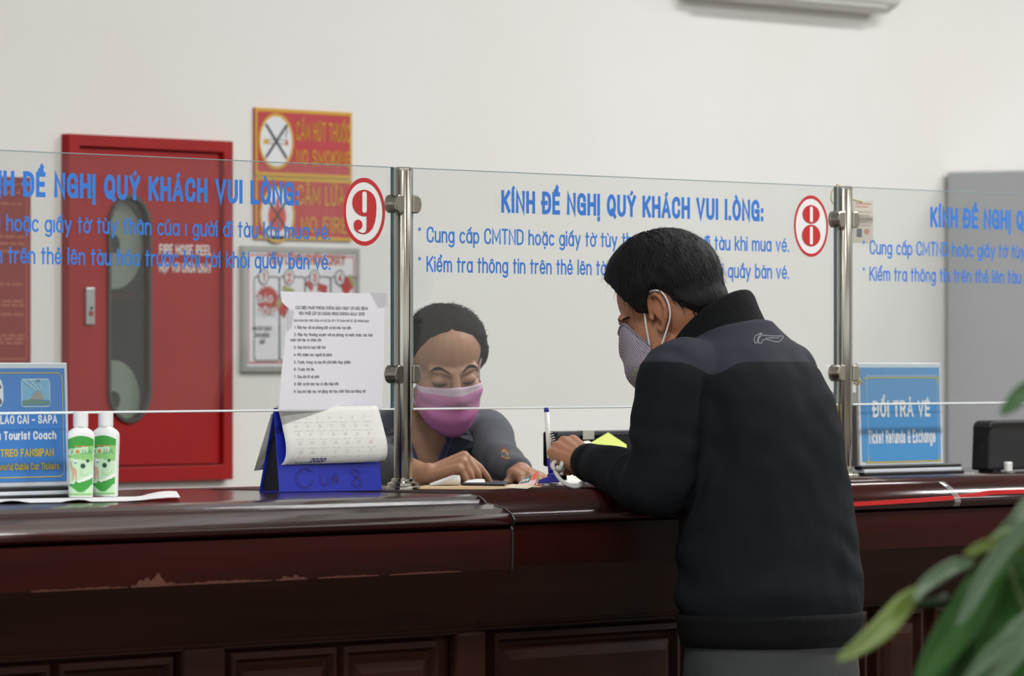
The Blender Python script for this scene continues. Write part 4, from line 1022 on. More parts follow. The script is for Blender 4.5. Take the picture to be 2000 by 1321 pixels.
def limb(mb, pts, rad, n=16, sub=5):
    """a tapering limb through the joints, smooth at the bends, with rounded ends"""
    P = []; Q = []
    for i in range(len(pts) - 1):
        p0, p1, p2, p3 = (Vector(pts[max(i - 1, 0)]), Vector(pts[i]), Vector(pts[i + 1]), Vector(pts[min(i + 2, len(pts) - 1)]))
        for k in range(sub):
            t = k / sub
            P.append(.5 * (2 * p1 + (p2 - p0) * t + (2 * p0 - 5 * p1 + 4 * p2 - p3) * t * t + (3 * p1 - p0 - 3 * p2 + p3) * t ** 3)); Q.append(rad[i] + (rad[i + 1] - rad[i]) * t)
    P.append(Vector(pts[-1])); Q.append(rad[-1])
    for i in range(len(P) - 1): pass
    mb.tube(P, Q, n)
    mb.ell(P[0], (Q[0],) * 3, n=16, m=10); mb.ell(P[-1], (Q[-1],) * 3, n=16, m=10)
def cast_in(tree, X, az, el, cen=(0, 0, 0)):
    """outer surface of the head seen from its centre in a direction (azimuth from the face, elevation)"""
    d = X.to_3x3() @ Vector((math.sin(az) * math.cos(el), math.cos(az) * math.cos(el), math.sin(el)))
    d.normalize(); c = X @ Vector(cen)
    hit = tree.ray_cast(c + d * .3, -d, .3)
    return (hit[0], d) if hit[0] else (c + d * .08, d)
def hair_cap(name, X, tree, m, parent, edge, thick, s=1.0, strands=0, slen=.03, comb=None, seed=1, na=96, ne=60, rough=.002, ramp=9, fly=1.0):
    """hair as one shell that grows out of the scalp above the hairline edge(az) (elevation in degrees)"""
    g = []; rnd = random.Random(seed); cen = (0, -.012 * s, .02 * s)
    tips = []
    for j in range(ne + 1):
        el = math.radians(-75 + 165 * j / ne)
        for i in range(na):
            az = 2 * pi * i / na
            azs = (az + pi) % (2 * pi) - pi
            p, d = cast_in(tree, X, azs, min(el, math.radians(89.5)), cen)
            c = X @ Vector(cen)
            rr = min((p - c).length, .116 * s)
            k = (math.degrees(el) - edge(azs)) / ramp
            k = max(-1, min(1, k)); kk = k * k * (3 - 2 * abs(k)) * (1 if k > 0 else -1)
            jit = noise.noise(Vector((math.cos(az) * 9, math.sin(az) * 9, el * 3))) * rough
            r = rr - .003 + ((thick(azs, el) + .003) * kk + jit * kk if kk > 0 else .045 * kk)
            g.append(c + d * r)
            if kk > .25: tips.append((c + d * (r - .002), d, azs, el))
    b = MB(); fs = []
    for j in range(ne):
        for i in range(na):
            a = j * na + i; e = j * na + (i + 1) % na; fs.append((a, e, e + na, a + na))
    fs.append(tuple(range(na - 1, -1, -1)))
    b.add(g, fs)
    R3 = X.to_3x3()
    for _ in range(strands):
        p, d, az, el = rnd.choice(tips)
        if abs(az) < 1.5 and math.degrees(el) < edge(az) + 14: continue      # none hang over the face
        fl = comb(az, el) if comb else Vector((0, 0, -1))
        fl = (R3 @ fl); fl = (fl - d * fl.dot(d)); fl = fl.normalized() if fl.length > 1e-4 else Vector((0, 0, -1))
        sd = d.cross(fl) * .0008; L = slen * (.5 + rnd.random()); out = (.10 + .25 * rnd.random()) * fly
        q = [p, p + fl * L * .5 + d * (.0015 + L * out * .35), p + fl * L + d * L * out * .55 + sd * rnd.uniform(-4, 4)]
        b.add([q[0] - sd, q[0] + sd, q[1] + sd * .8, q[2], q[1] - sd * .8], [(0, 1, 2, 4), (4, 2, 3)])
    return b.build(name, m, parent, smooth=True, fixn=False)
def face_mask(X, tree, s, m, parent, phi=62, top=None, bot=None, off=.006, nu=40, nv=22, low=.094, fall=.34):
    """cloth mask: sheet drawn over nose, cheeks and chin"""
    rr = []
    for j in range(nv + 1):
        row = []
        for i in range(nu + 1):
            az = math.radians(-phi + 2 * phi * i / nu); z = (bot(az) + (top(az) - bot(az)) * j / nv) * s
            d = X.to_3x3() @ Vector((math.sin(az), math.cos(az), 0)); d.normalize()
            c = X @ Vector((0, 0, z)); hit = tree.ray_cast(c + d * .2, -d, .19)
            row.append((hit[0] - c).length if hit[0] else .05 * s)
        rr.append(row)
    for j in range(nv + 1):                         # the chin is below the lowest rows: close gently under it
        q = j / nv
        for i in range(nu + 1):
            e = abs(i / nu * 2 - 1)
            want = (low + .022 * min(1, q / .3) ** .8) * s
            if q < .45: rr[j][i] = max(rr[j][i] if rr[j][i] < .112 * s else 0, want * (1 - fall * e * e))
    for _ in range(70):
        n = [r[:] for r in rr]
        for j in range(nv + 1):
            for i in range(1, nu):
                a = [rr[j][i - 1], rr[j][i + 1]] + ([rr[j - 1][i], rr[j + 1][i]] if 0 < j < nv else [])
                n[j][i] = max(rr[j][i], sum(a) / len(a)) if _ < 64 else (rr[j][i] + sum(a) / len(a)) / 2
        rr = n
    P = []
    for j in range(nv + 1):
        for i in range(nu + 1):
            az = math.radians(-phi + 2 * phi * i / nu); z = (bot(az) + (top(az) - bot(az)) * j / nv) * s
            P.append(X @ (Vector((math.sin(az) * (rr[j][i] + off), math.cos(az) * (rr[j][i] + off), z))))
    return P, nu, nv
def sheet(P, nu, nv, th, cen):
    n = len(P); Q = [p + (cen - p).normalized() * th for p in P]; fs = []; k = nu + 1
    for j in range(nv):
        for i in range(nu):
            a = j * k + i; fs += [(a, a + 1, a + k + 1, a + k), (n + a, n + a + k, n + a + k + 1, n + a + 1)]
    for j in range(nv):
        for i in (0, nu): a = j * k + i; fs.append((a, a + k, n + a + k, n + a))
    for i in range(nu):
        for j in (0, nv): a = j * k + i; fs.append((a, a + 1, n + a + 1, n + a))
    return P + Q, fs
def on_face(tree, X, x, z, lift):
    """point on the face straight behind head coordinates (x, z)"""
    d = X.to_3x3() @ Vector((0, 1, 0)); d.normalize(); c = X @ Vector((x, .25, z))
    h = tree.ray_cast(c, -d, .4)
    return (h[0] + d * lift) if h[0] else X @ Vector((x, .08, z))
def face_strip(name, tree, X, pts, wid, lift, m, parent):
    """a brow or lash line: narrow strip lying on the face, tapering at both ends"""
    b = MB(); rr = []
    pp = _poly("~" + " ".join("%f,%f" % p for p in pts))[0]; n = len(pp)
    for i, (x, z) in enumerate(pp):
        t = i / (n - 1); w = wid * (.35 + .65 * math.sin(pi * min(max(t * .85 + .1, 0), 1)))
        a = on_face(tree, X, x, z - w / 2, lift * .4); c = on_face(tree, X, x, z + w / 2, lift * .4); md = on_face(tree, X, x, z, lift)
        d = X.to_3x3() @ Vector((0, .0025, 0)); rr.append([a, md, c, c - d, a - d])
    b.rings(rr); return b.build(name, m, parent, smooth=False)
def folds(me, amp, fn):
    """push the cloth along its normals by fn(point)"""
    nn = [v.normal.copy() for v in me.vertices]
    for v, n in zip(me.vertices, nn): v.co += n * (amp * fn(v.co))
    me.update()
# ================================================================ THE CUSTOMER, LEANING ON THE COUNTER
M_skinm = mat('skin_tan', (168, 114, 84), .5, sss=.08, vary=.06, vscale=30)
M_hairb = mat('hair_black', (9, 9, 11), .65, spec=.25, bump=.4, bscale=220, stretch=(1, 1, .15))
M_jack = mat('jacket_black', (17, 20, 24), .85, spec=.12, bump=.06, bscale=350)
M_yoke = mat('jacket_charcoal_yoke', (40, 42, 50), .65, sheen=.05, spec=.4, bump=.06, bscale=350)
M_knit = mat('jacket_knit', (12, 14, 16), .9, spec=.2, bump=.25, bscale=260, stretch=(1, 1, .05))
M_trou = mat('trousers_grey', (50, 54, 54), .8, bump=.05, bscale=250)
man = thing('person', 'man in a black jacket with charcoal shoulders leaning over the counter, face mask on', 'person', (.34, -.55, 0))
hc = PD(1306, 611, 10.328)
fwd = Vector((-.148, .989, 0))
XH = Matrix.Translation(hc) @ frame3(fwd) @ Matrix.Rotation(math.radians(-23), 4, 'X')
SHL, SHR = Vector((.178, -.455, 1.245)), Vector((.502, -.455, 1.25))
ELL = PD(1286, 946, 10.10); WRL = PD(1148, 903, 10.33)
ELR, WRR = Vector((.56, -.43, 1.085)), Vector((.545, -.235, 1.105))
TOR = [((.34, -.541, .70), .150, .112), ((.34, -.541, .80), .170, .128), ((.34, -.540, .84), .180, .136), ((.34, -.540, .88), .186, .141), ((.34, -.537, .93), .180, .137), ((.34, -.532, 1.0), .172, .132), ((.34, -.524, 1.08), .170, .130), ((.34, -.512, 1.16), .172, .128), ((.34, -.497, 1.22), .170, .122), ((.34, -.480, 1.27), .160, .111), ((.34, -.462, 1.315), .128, .093), ((.34, -.443, 1.355), .092, .074), ((.34, -.430, 1.38), .066, .062)]
def bodyrings(g):
    rr = lens([(c, a - g, b - g) for c, a, b in TOR])
    for ring, (c, a, b), sl in zip(rr[-4:], TOR[-4:], (.10, .22, .42, .5)):   # the neckline drops towards the throat
        for v in ring: v.z -= sl * (v.y - c[1] + b)
    return rr
nb = XH @ Vector((0, -.034, -.075))
# --- body: one continuous surface from crown to soles
B = MB()
head_shape(B, XH)
B.tube([nb + Vector((0, .02, .03)), nb, (nb + Vector((.34, -.445, 1.34))) / 2, Vector((.34, -.45, 1.29))], [.052, .054, .056, .066], 20)
B.ell((.34, -.460, 1.282), (.12, .080, .045))
B.rings(bodyrings(.026)[1:-2])
limb(B, [SHL, ELL, WRL], [.048, .040, .027]); limb(B, [SHR, ELR, WRR], [.048, .040, .027])
for sx in (-1, 1):
    limb(B, [(.34 + sx * .085, -.541, .80), (.34 + sx * .098, -.548, .47), (.34 + sx * .108, -.575, .09)], [.082, .054, .040])
    B.capsule((.34 + sx * .110, -.60, .045), (.34 + sx * .118, -.45, .035), .036, .030)
hd = (Vector((.32, .84, .30))).normalized()
up = Vector((-.50, -.30, .80)); up = (up - hd * up.dot(hd)).normalized(); rt = hd.cross(up)
XL = Matrix.Translation(WRL + hd * .012) @ Matrix(((rt.x, hd.x, up.x, 0), (rt.y, hd.y, up.y, 0), (rt.z, hd.z, up.z, 0), (0, 0, 0, 1)))
hand_shape(B, XL, 1, ((66, 58, 34), (72, 66, 38), (78, 72, 42), (84, 76, 44)), (.25, .78, -.58), 24, .88, .5)
hd2 = Vector((-.12, .98, -.16)).normalized(); up2 = Vector((.35, 0, .94)); up2 = (up2 - hd2 * up2.dot(hd2)).normalized(); rt2 = hd2.cross(up2)
XR2 = Matrix.Translation(WRR + hd2 * .012) @ Matrix(((rt2.x, hd2.x, up2.x, 0), (rt2.y, hd2.y, up2.y, 0), (rt2.z, hd2.z, up2.z, 0), (0, 0, 0, 1)))
hand_shape(B, XR2, -1, ((20, 35, 25), (22, 38, 25), (26, 40, 28), (30, 42, 30)), (.5, .7, -.45), 20, .96, .6)
me = bake(B, .003, 'body', M_skinm, man, 6)
tree_m = bvh(me)
bodym = link('body', me, man)
# --- hair
def m_edge(az):
    a = abs(math.degrees(az))
    pts = [(0, 33), (25, 30), (45, 24), (58, 6), (68, -16), (78, -20), (88, 2), (100, 6), (112, -2), (122, -22), (140, -36), (160, -43), (180, -45)]
    for (p, q), (r, t) in zip(pts, pts[1:]):
        if p <= a <= r: return q + (t - q) * (a - p) / (r - p)
    return -40
def m_thick(az, el):
    a = abs(az)
    t = .012 + .014 * max(0, math.sin(el)) + .006 * max(0, math.cos(a)) * max(0, math.cos(el - .8))
    if a > 1.9 and el < 0: t = .010 + .004 * math.exp(-((el + .3) / .25) ** 2)
    return t
def m_comb(az, el):
    c = Vector((math.sin(az) * .4, math.cos(az) * 1.0, -.5)) if abs(az) < 2.0 else Vector((math.sin(az) * .3, -.3, -1))
    return c
hair_cap('hair', XH, tree_m, M_hairb, man, m_edge, m_thick, 1, 2600, .020, m_comb, 4, fly=.4)
for sx in (-1, 1):
    face_strip('eyebrow', tree_m, XH, [(sx * .013, .0165), (sx * .028, .0215), (sx * .044, .0185), (sx * .052, .012)], .0075, .0016, M_hairb, man)
    face_strip('eyelash', tree_m, XH, [(sx * .016, -.0075), (sx * .030, -.0105), (sx * .045, -.0065)], .003, .0018, M_hairb, man)
# --- mask
M_mask = mat('mask_grey_weave', (150, 138, 152), .85)
nt = M_mask.node_tree; ck = nt.nodes.new('ShaderNodeTexChecker'); tcn = nt.nodes.new('ShaderNodeTexCoord')
ck.inputs['Scale'].default_value = 420; ck.inputs[1].default_value = lin((176, 166, 178)); ck.inputs[2].default_value = lin((104, 96, 108))
nt.links.new(tcn.outputs['Object'], ck.inputs[0]); nt.links.new(ck.outputs[0], nt.nodes['Principled BSDF'].inputs['Base Color'])
P, nu, nv = face_mask(XH, tree_m, 1, M_mask, man, 66, lambda a: .0 + .006 * math.exp(-((abs(a) - .62) / .22) ** 2) - .050 * max(0, (abs(a) - .72) / .43) ** 1.15, lambda a: -.122 + .026 * (abs(a) / 1.15) ** 2, .0035, low=.088)
vs, fs = sheet(P, nu, nv, .0015, XH @ Vector((0, 0, -.06)))
mk = MB().add(vs, fs).build('face_mask', M_mask, man, smooth=True)
kk = nu + 1
rim = MB().tube([P[nv * kk + i] for i in range(kk)], .0022, 8).build('mask_rim', mat('mask_trim', (132, 128, 144), .8, bump=.5, bscale=400), mk, smooth=True)
M_loop = mat('mask_loop_white', (224, 222, 220), .7)
for side in (0, nu):
    sx = -1 if side == 0 else 1
    a = P[(nv - 1) * kk + side]; b = P[3 * kk + side]
    e = [XH @ Vector((sx * x, y, z)) for x, y, z in ((.0745, .002, .0245), (.0795, -.018, .0315), (.0815, -.0375, .023), (.0785, -.0415, .002), (.074, -.0345, -.020), (.0705, -.020, -.037))]
    pts = [a, a.lerp(e[0], .5) + XH.to_3x3() @ Vector((sx * .004, 0, 0))] + e + [e[-1].lerp(b, .5) + XH.to_3x3() @ Vector((sx * .004, 0, 0)), b]
    q = []
    for i in range(len(pts) - 1):
        p0, p1, p2, p3 = pts[max(i - 1, 0)], pts[i], pts[i + 1], pts[min(i + 2, len(pts) - 1)]
        for k in range(5):
            t = k / 5; q.append(.5 * (2 * p1 + (p2 - p0) * t + (2 * p0 - 5 * p1 + 4 * p2 - p3) * t * t + (3 * p1 - p0 - 3 * p2 + p3) * t ** 3))
    q.append(pts[-1])
    MB().tube(q, .0017, 8).build('ear_loop', M_loop, mk, smooth=True)
# printed green patch on the cheek of the mask
b = MB(); tm = BVHTree.FromPolygons(vs, fs)
def mpt(az, z, lift):
    d = (XH.to_3x3() @ Vector((math.sin(az), math.cos(az), 0))).normalized(); c = XH @ Vector((0, 0, z)); h = tm.ray_cast(c + d * .2, -d, .19)
    return (h[0] if h[0] else c + d * .1) + d * lift
for az, z, w in ((-.80, -.082, 1), (-.66, -.084, .8), (-.92, -.088, .9), (-.74, -.094, .7), (-.6, -.093, .6)):
    pts = [mpt(az + .07 * w * math.cos(2 * pi * k / 9) * (1 if k % 2 else .5), z + .006 * w * math.sin(2 * pi * k / 9) * (1 if k % 2 else .6), .0008) for k in range(9)]
    b.add(pts, [tuple(range(9))])
b.build('mask_print', mat('mask_print_green', (150, 166, 110), .8), mk, fixn=False)
# --- jacket
J = MB()
J.rings(bodyrings(0)[1:-1])
J.ell((.34, -.474, 1.262), (.168, .098, .060))
limb(J, [SHL + Vector((.045, 0, .012)), SHL, (SHL + ELL) / 2 + Vector((-.004, -.004, 0)), ELL, ELL.lerp(WRL, .55), WRL - (WRL - ELL) * .06], [.066, .070, .066, .056, .045, .033], 20)
limb(J, [SHR + Vector((-.045, 0, .012)), SHR, (SHR + ELR) / 2, ELR, ELR.lerp(WRR, .55), WRR - (WRR - ELR) * .06], [.066, .068, .064, .056, .048, .033], 20)
def jfold(p):
    q = p - Vector((.34, -.5, 0))
    t = 0
    # drag lines from the shoulder blades to the waist and the slack over the hem
    a = noise.noise(Vector((q.x * 3 + q.z * 5.0, q.y * 3, q.z * 7 - q.x * 8)))
    t += .9 * (abs(a) - .25)
    if q.z < 1.02:
        k = min(1, (1.02 - q.z) / .1) * min(1, max(0, (q.z - .82) / .03))
        nz = noise.noise(Vector((q.x * 6, q.y * 6, q.z * 4 + 7))); t += 1.5 * k * max(0, .35 + nz) * math.sin(q.z * 95 + 7 * noise.noise(Vector((q.x * 4, q.y * 4, q.z * 3))) + q.x * 14)
    # creases round the elbow and along the sleeve
    d = (p - ELL).length
    if d < .13: t += 1.4 * (1 - d / .13) * math.sin(d * 150 + 2.5 * noise.noise(p * 14))
    # the armhole, and the pull from it to the elbow
    if q.y < .03 and 1.07 < p.z < 1.262: t -= 2.4 * math.exp(-((abs(q.x + .01) - .158) / .013) ** 2) * min(1, (p.z - 1.07) / .06) * min(1, (1.262 - p.z) / .04)
    t += .5 * noise.noise(p * 22)
    return t
def jpost(me):
    folds(me, .0058, jfold)
me = bake(J, .006, 'jacket', M_jack, man, 5, .5, jpost)
# the charcoal yoke: a cut line that runs level across the back and dips at the arm seams
nt = M_jack.node_tree; pb = nt.nodes['Principled BSDF']
def nd(t, **k):
    n = nt.nodes.new(t)
    for a_, v_ in k.items(): setattr(n, a_, v_)
    return n
def mth(op, a_, b_=None):
    n = nd('ShaderNodeMath', operation=op)
    for i_, v_ in enumerate((a_, b_)):
        if v_ is None: continue
        if isinstance(v_, (int, float)): n.inputs[i_].default_value = v_
        else: nt.links.new(v_, n.inputs[i_])
    return n.outputs[0]
tcj = nd('ShaderNodeTexCoord'); sx_ = nd('ShaderNodeSeparateXYZ'); nt.links.new(tcj.outputs['Object'], sx_.inputs[0])
dip = mth('MULTIPLY', mth('EXPONENT', mth('MULTIPLY', mth('POWER', mth('MULTIPLY', mth('SUBTRACT', mth('ABSOLUTE', sx_.outputs[0]), .157), 1.0), 2.0), -1100.0)), -.022)
edge_ = mth('ADD', dip, 1.2805)
yk = mth('MULTIPLY', mth('SUBTRACT', sx_.outputs[2], edge_), 900.0)
cl = nd('ShaderNodeClamp'); nt.links.new(yk, cl.inputs[0])
mixc = nd('ShaderNodeMix', data_type='RGBA'); nt.links.new(cl.outputs[0], mixc.inputs[0])
mixc.inputs[6].default_value = lin((22, 25, 29)); mixc.inputs[7].default_value = lin((44, 46, 55))
nt.links.new(mixc.outputs[2], pb.inputs['Base Color'])
rgh = nd('ShaderNodeMapRange'); rgh.inputs[3].default_value = .85; rgh.inputs[4].default_value = .78; nt.links.new(cl.outputs[0], rgh.inputs[0]); nt.links.new(rgh.outputs[0], pb.inputs['Roughness'])
jack = link('jacket', me, man)
tree_j = bvh(me)
# seam of the yoke
# hem and cuffs in rib knit
hem = lens([((.34, -.541, z), a, b) for z, a, b in ((.792, .168, .126), (.795, .175, .133), (.815, .180, .138), (.838, .183, .141), (.848, .185, .143), (.851, .168, .126))])
MB().rings(hem, cap=False).build('hem_band', M_knit, man, smooth=True)
for e, wv in ((ELL, WRL), (ELR, WRR)):
    d = (wv - e).normalized()
    MB().tube([wv - d * .024, wv - d * .020, wv - d * .006, wv + d * .006, wv + d * .0085, wv + d * .009], [.030, .0348, .0342, .0322, .0300, .0262], 24, cap=False).build('cuff', M_knit, man, smooth=True)
# stand-up collar: rises behind the neck, open at the throat
rr = []
cb, ct = Vector((.34, -.440, 1.345)), nb + Vector((0, -.022, .012))
for r0, t in ((.094, -.62), (.090, -.2), (.083, .3), (.079, .6), (.0765, .92), (.0745, 1.0), (.069, .98), (.067, .5), (.066, .1)):
    ring = []
    for k in range(40):
        a = 2 * pi * k / 40; back = .5 - .5 * math.sin(a)          # 1 behind, 0 at the throat
        lift = t * (.014 + .051 * back)
        base = cb + Vector((math.cos(a) * r0 * 1.10, math.sin(a) * r0 * 1.04, -.078 * (1 - back) - .004))
        ring.append(base + Vector((0, .012 + .30 * lift, lift)))
    rr.append(ring)
MB().rings(rr, cap=False).build('collar', M_knit, man, smooth=True)
# logo stitched on the shoulder blade
b = MB()
d0 = (PD(1500, 661, 10.3) - CAM).normalized()
def on_back(px, py, lift=.0012):
    d = ray(px, py).normalized(); h = tree_j.ray_cast(CAM, d, 20)
    return (h[0] - d * lift) if h[0] else PD(px, py, 10.1)
def stitched(pts, wpx):
    pp = _poly("~" + " ".join("%f,%f" % p for p in pts))[0]; L = []; Rr_ = []
    for i, p in enumerate(pp):
        a, c = pp[max(i - 1, 0)], pp[min(i + 1, len(pp) - 1)]; dx, dy = c[0] - a[0], c[1] - a[1]; l = math.hypot(dx, dy) or 1
        L.append(on_back(p[0] - dy / l * wpx, p[1] + dx / l * wpx)); Rr_.append(on_back(p[0] + dy / l * wpx, p[1] - dx / l * wpx))
    n = len(pp); b.add(L + Rr_, [(i, i + 1, n + i + 1, n + i) for i in range(n - 1)])
for pts in ([(1478, 670.5), (1474.5, 669.5), (1473, 662), (1476, 656), (1483, 652.5), (1489, 651), (1484, 655), (1480, 662), (1478.5, 670.5)], [(1482, 670.5), (1481.5, 664), (1485, 657.5), (1493, 655), (1510, 656.5), (1529, 657), (1527, 663), (1521, 667.5), (1513, 667.5), (1504, 664.5), (1496, 663), (1490, 664.5), (1487, 670.5), (1482, 670.5)]):
    stitched(pts, .55)
rnd = random.Random(6)
for k in range(9): stitched([(1496 + k * 3, 660.5), (1497.2 + k * 3, 658.8 + rnd.random()), (1497.6 + k * 3, 661.4)], .4)
b.build('embroidered_logo', mat('thread_grey', (188, 190, 194), .6), man, fixn=False)
# --- trousers and shoes
T = MB()
T.rings(lens([((.34, -.541, z), a, bb) for z, a, bb in ((.845, .150, .112), (.80, .168, .126), (.74, .174, .130), (.69, .172, .126), (.66, .165, .118))]))
for sx in (-1, 1):
    limb(T, [(.34 + sx * .088, -.541, .74), (.34 + sx * .098, -.548, .47), (.34 + sx * .108, -.572, .10)], [.092, .074, .060], 20)
me = bake(T, .007, 'trousers', M_trou, man, 4, .5, lambda m: folds(m, .004, lambda p: noise.noise(Vector((p.x * 9, p.y * 9, p.z * 4))) + .5 * math.sin(p.z * 60 + 4 * noise.noise(p * 6)) * (p.z < .2)))
link('trousers', me, man)
b = MB()
for sx in (1,): pass
for sg in (-1, 1):
    pts = [PD(1505 + sg * 118, 1252, 10.1)]
M_shoe = mat('shoe_black', (22, 20, 20), .35)
for sx in (-1, 1):
    S_ = MB(); x = .34 + sx * .112
    S_.rings([[Vector((x + a * w * math.cos(t) , -.545 + b_ + l * math.sin(t), z)) for t in [2 * pi * k / 28 for k in range(28)]] for a, w, l, b_, z in ((1, .046, .138, .01, 0), (1, .048, .142, .01, .022), (1, .047, .138, .008, .035), (1, .042, .110, -.01, .058), (1, .040, .075, -.035, .085), (1, .036, .06, -.04, .10))])
    S_.build('shoe', M_shoe, man, smooth=True)
# ================================================================ THE CLERK BEHIND THE GLASS
M_skinw = mat('skin_light_tan', (178, 131, 103), .5, sss=.08, vary=.05, vscale=30)
M_hairw = mat('hair_dark_brown', (7, 6, 7), .7, spec=.08, bump=.4, bscale=220, stretch=(1, 1, .15))
M_blz = mat('blazer_slate', (62, 67, 78), .8, sheen=.15, bump=.05, bscale=400)
M_shirt = mat('shirt_violet_blue', (88, 92, 150), .75)
M_pink = mat('mask_pink', (214, 132, 186), .8); M_pink2 = mat('mask_pale_pink', (220, 196, 214), .8)
LB = 11.20
def W(px, py, dep): return PD(px, py, dep)
tc = W(824, 900, LB); tx, ty = tc.x, tc.y
wom = thing('person', 'woman in a slate blazer and pink face mask seated behind the glass, sorting papers', 'person', (tx, ty, 0))
def wz(py, dep=LB): return CAM.z + (HORIZON - py) / F * dep
def at(px, z, dep=LB):
    p = PD(px, HORIZON, dep); p.z = z; return p
WT = [(at(824, .60), .165, .125), (at(824, .72), .160, .120), (at(824, .86), .148, .105), (at(824, 1.0), .156, .108), (at(824, 1.08, LB - .01), .164, .108), (at(825, 1.13, LB - .02), .160, .098), (at(827, 1.16, LB - .03), .140, .084), (at(831, 1.182, LB - .045), .100, .066), (at(836, 1.20, LB - .06), .062, .055), (at(842, 1.225, LB - .075), .046, .048)]
def wr(g): return lens([(c, a - g, b - g) for c, a, b in WT], ax=(R, -D), e=.9)
hw = W(868, 711, 11.05)
ya = math.radians(15)
fw_ = (-D * math.cos(ya) + R * math.sin(ya))
XW = Matrix.Translation(hw) @ frame3(fw_) @ Matrix.Rotation(math.radians(4), 4, 'Y') @ Matrix.Rotation(math.radians(-22), 4, 'X')
HS = .93
SH1, EL1, WR1 = W(950, 846, LB - .02), W(976, 896, 11.0), W(1012, 921, 10.83)       # her left arm
SH2, EL2, WR2 = W(700, 850, LB - .02), W(722, 893, 10.95), W(826, 931, 10.68)        # her right arm
B = MB()
head_shape(B, XW, HS, True)
nk = XW @ (Vector((0, -.03, -.078)) * HS)
B.tube([nk + Vector((0, 0, .03)), nk, at(842, 1.20, LB - .06), at(834, 1.165, LB - .04)], [.046, .046, .048, .062], 20)
B.rings(wr(.015)[0:-2])
B.capsule(at(770, 1.155, LB - .03), at(890, 1.155, LB - .03), .04, .04)
limb(B, [SH1, EL1, WR1], [.038, .034, .0235]); limb(B, [SH2, EL2, WR2], [.038, .034, .0235])
seat_z = .60
for sg in (-1, 1):
    hip = at(824, seat_z + .03) + R * (.085 * sg); knee = hip - D * .36 + R * (.04 * sg) + Vector((0, 0, -.02)); ank = knee + D * .10 + Vector((0, 0, -.49))
    # the knees stay on the staff side of the counter
    if knee.y < .16: knee = hip + (knee - hip) * max(.2, (hip.y - .16) / (hip.y - knee.y)); ank = knee + Vector((0, .04, -.49))
    limb(B, [hip, knee, ank], [.082, .058, .038]); B.capsule(ank + Vector((0, 0, -.03)), ank + Vector((-.02, -.09, -.045)), .034, .026)
# her right hand rests on its fingertips
hd = (R * .90 + Vector((0, 0, 1)) * .33 - D * .20).normalized(); up = Vector((0, 0, .9)) - R * .33 - D * .35; up = (up - hd * up.dot(hd)).normalized(); rt = hd.cross(up)
XA = Matrix.Translation(WR2 + hd * .006) @ Matrix(((rt.x, hd.x, up.x, 0), (rt.y, hd.y, up.y, 0), (rt.z, hd.z, up.z, 0), (0, 0, 0, 1)))
hand_shape(B, XA, -1, ((62, 14, 8), (78, 22, 12), (84, 28, 14), (84, 30, 16)), (.72, .55, -.55), 14, .86, .9)
hd = (-D * .86 + R * .30 + Vector((0, 0, -.12))).normalized(); up = Vector((0, 0, 1)); up = (up - hd * up.dot(hd)).normalized(); rt = hd.cross(up)
XB = Matrix.Translation(WR1 + hd * .006) @ Matrix(((rt.x, hd.x, up.x, 0), (rt.y, hd.y, up.y, 0), (rt.z, hd.z, up.z, 0), (0, 0, 0, 1)))
hand_shape(B, XB, 1, ((34, 40, 26), (36, 44, 28), (38, 46, 30), (40, 46, 30)), (.7, .6, -.4), 18, .84, 1.0)
me = bake(B, .0028, 'body', M_skinw, wom, 7)
tree_w = bvh(me)
link('body', me, wom)
# --- hair: parted, drawn back to a bun
def w_edge(az):
    a = abs(math.degrees(az))
    pts = [(0, 46), (20, 43), (38, 36), (52, 22), (64, 6), (74, -2), (82, -26), (98, -34), (112, -34), (130, -34), (150, -34), (180, -38)]
    for (p, q), (r, t) in zip(pts, pts[1:]):
        if p <= a <= r: return q + (t - q) * (a - p) / (r - p) - 4
    return -42
def w_thick(az, el):
    part = math.exp(-(az / .10) ** 2) * max(0, math.cos(el)) * .006 if abs(az) < 1 else 0
    return .0045 + .001 * max(0, math.sin(el)) - part + -.0 + .009 * math.exp(-((abs(az) - 1.45) / .5) ** 2) * max(0, math.cos(el - .25))
hair_cap('hair', XW, tree_w, M_hairw, wom, w_edge, w_thick, HS, 1500, .022, lambda az, el: Vector((math.sin(az) * .7, -1, -.25)), 9, rough=.001, ramp=16, fly=.25)
MB().ell(XW @ Vector((0, -.125, .01)), (.036, .036, .034)).build('hair_bun', M_hairw, wom, smooth=True)
for sx in (-1, 1):
    k = HS
    face_strip('eyebrow', tree_w, XW, [(sx * .013 * k, .0155 * k), (sx * .027 * k, .0225 * k), (sx * .041 * k, .0215 * k), (sx * .048 * k, .0165 * k)], .0044, .0016, mat('brow_brown', (30, 22, 19), 1, spec=0), wom)
    face_strip('eyelash', tree_w, XW, [(sx * .0165 * k, -.0085 * k), (sx * .024 * k, -.0122 * k), (sx * .034 * k, -.0128 * k), (sx * .0425 * k, -.0095 * k)], .0034, .0020, mat('lash_black', (14, 10, 10), 1, spec=0), wom)
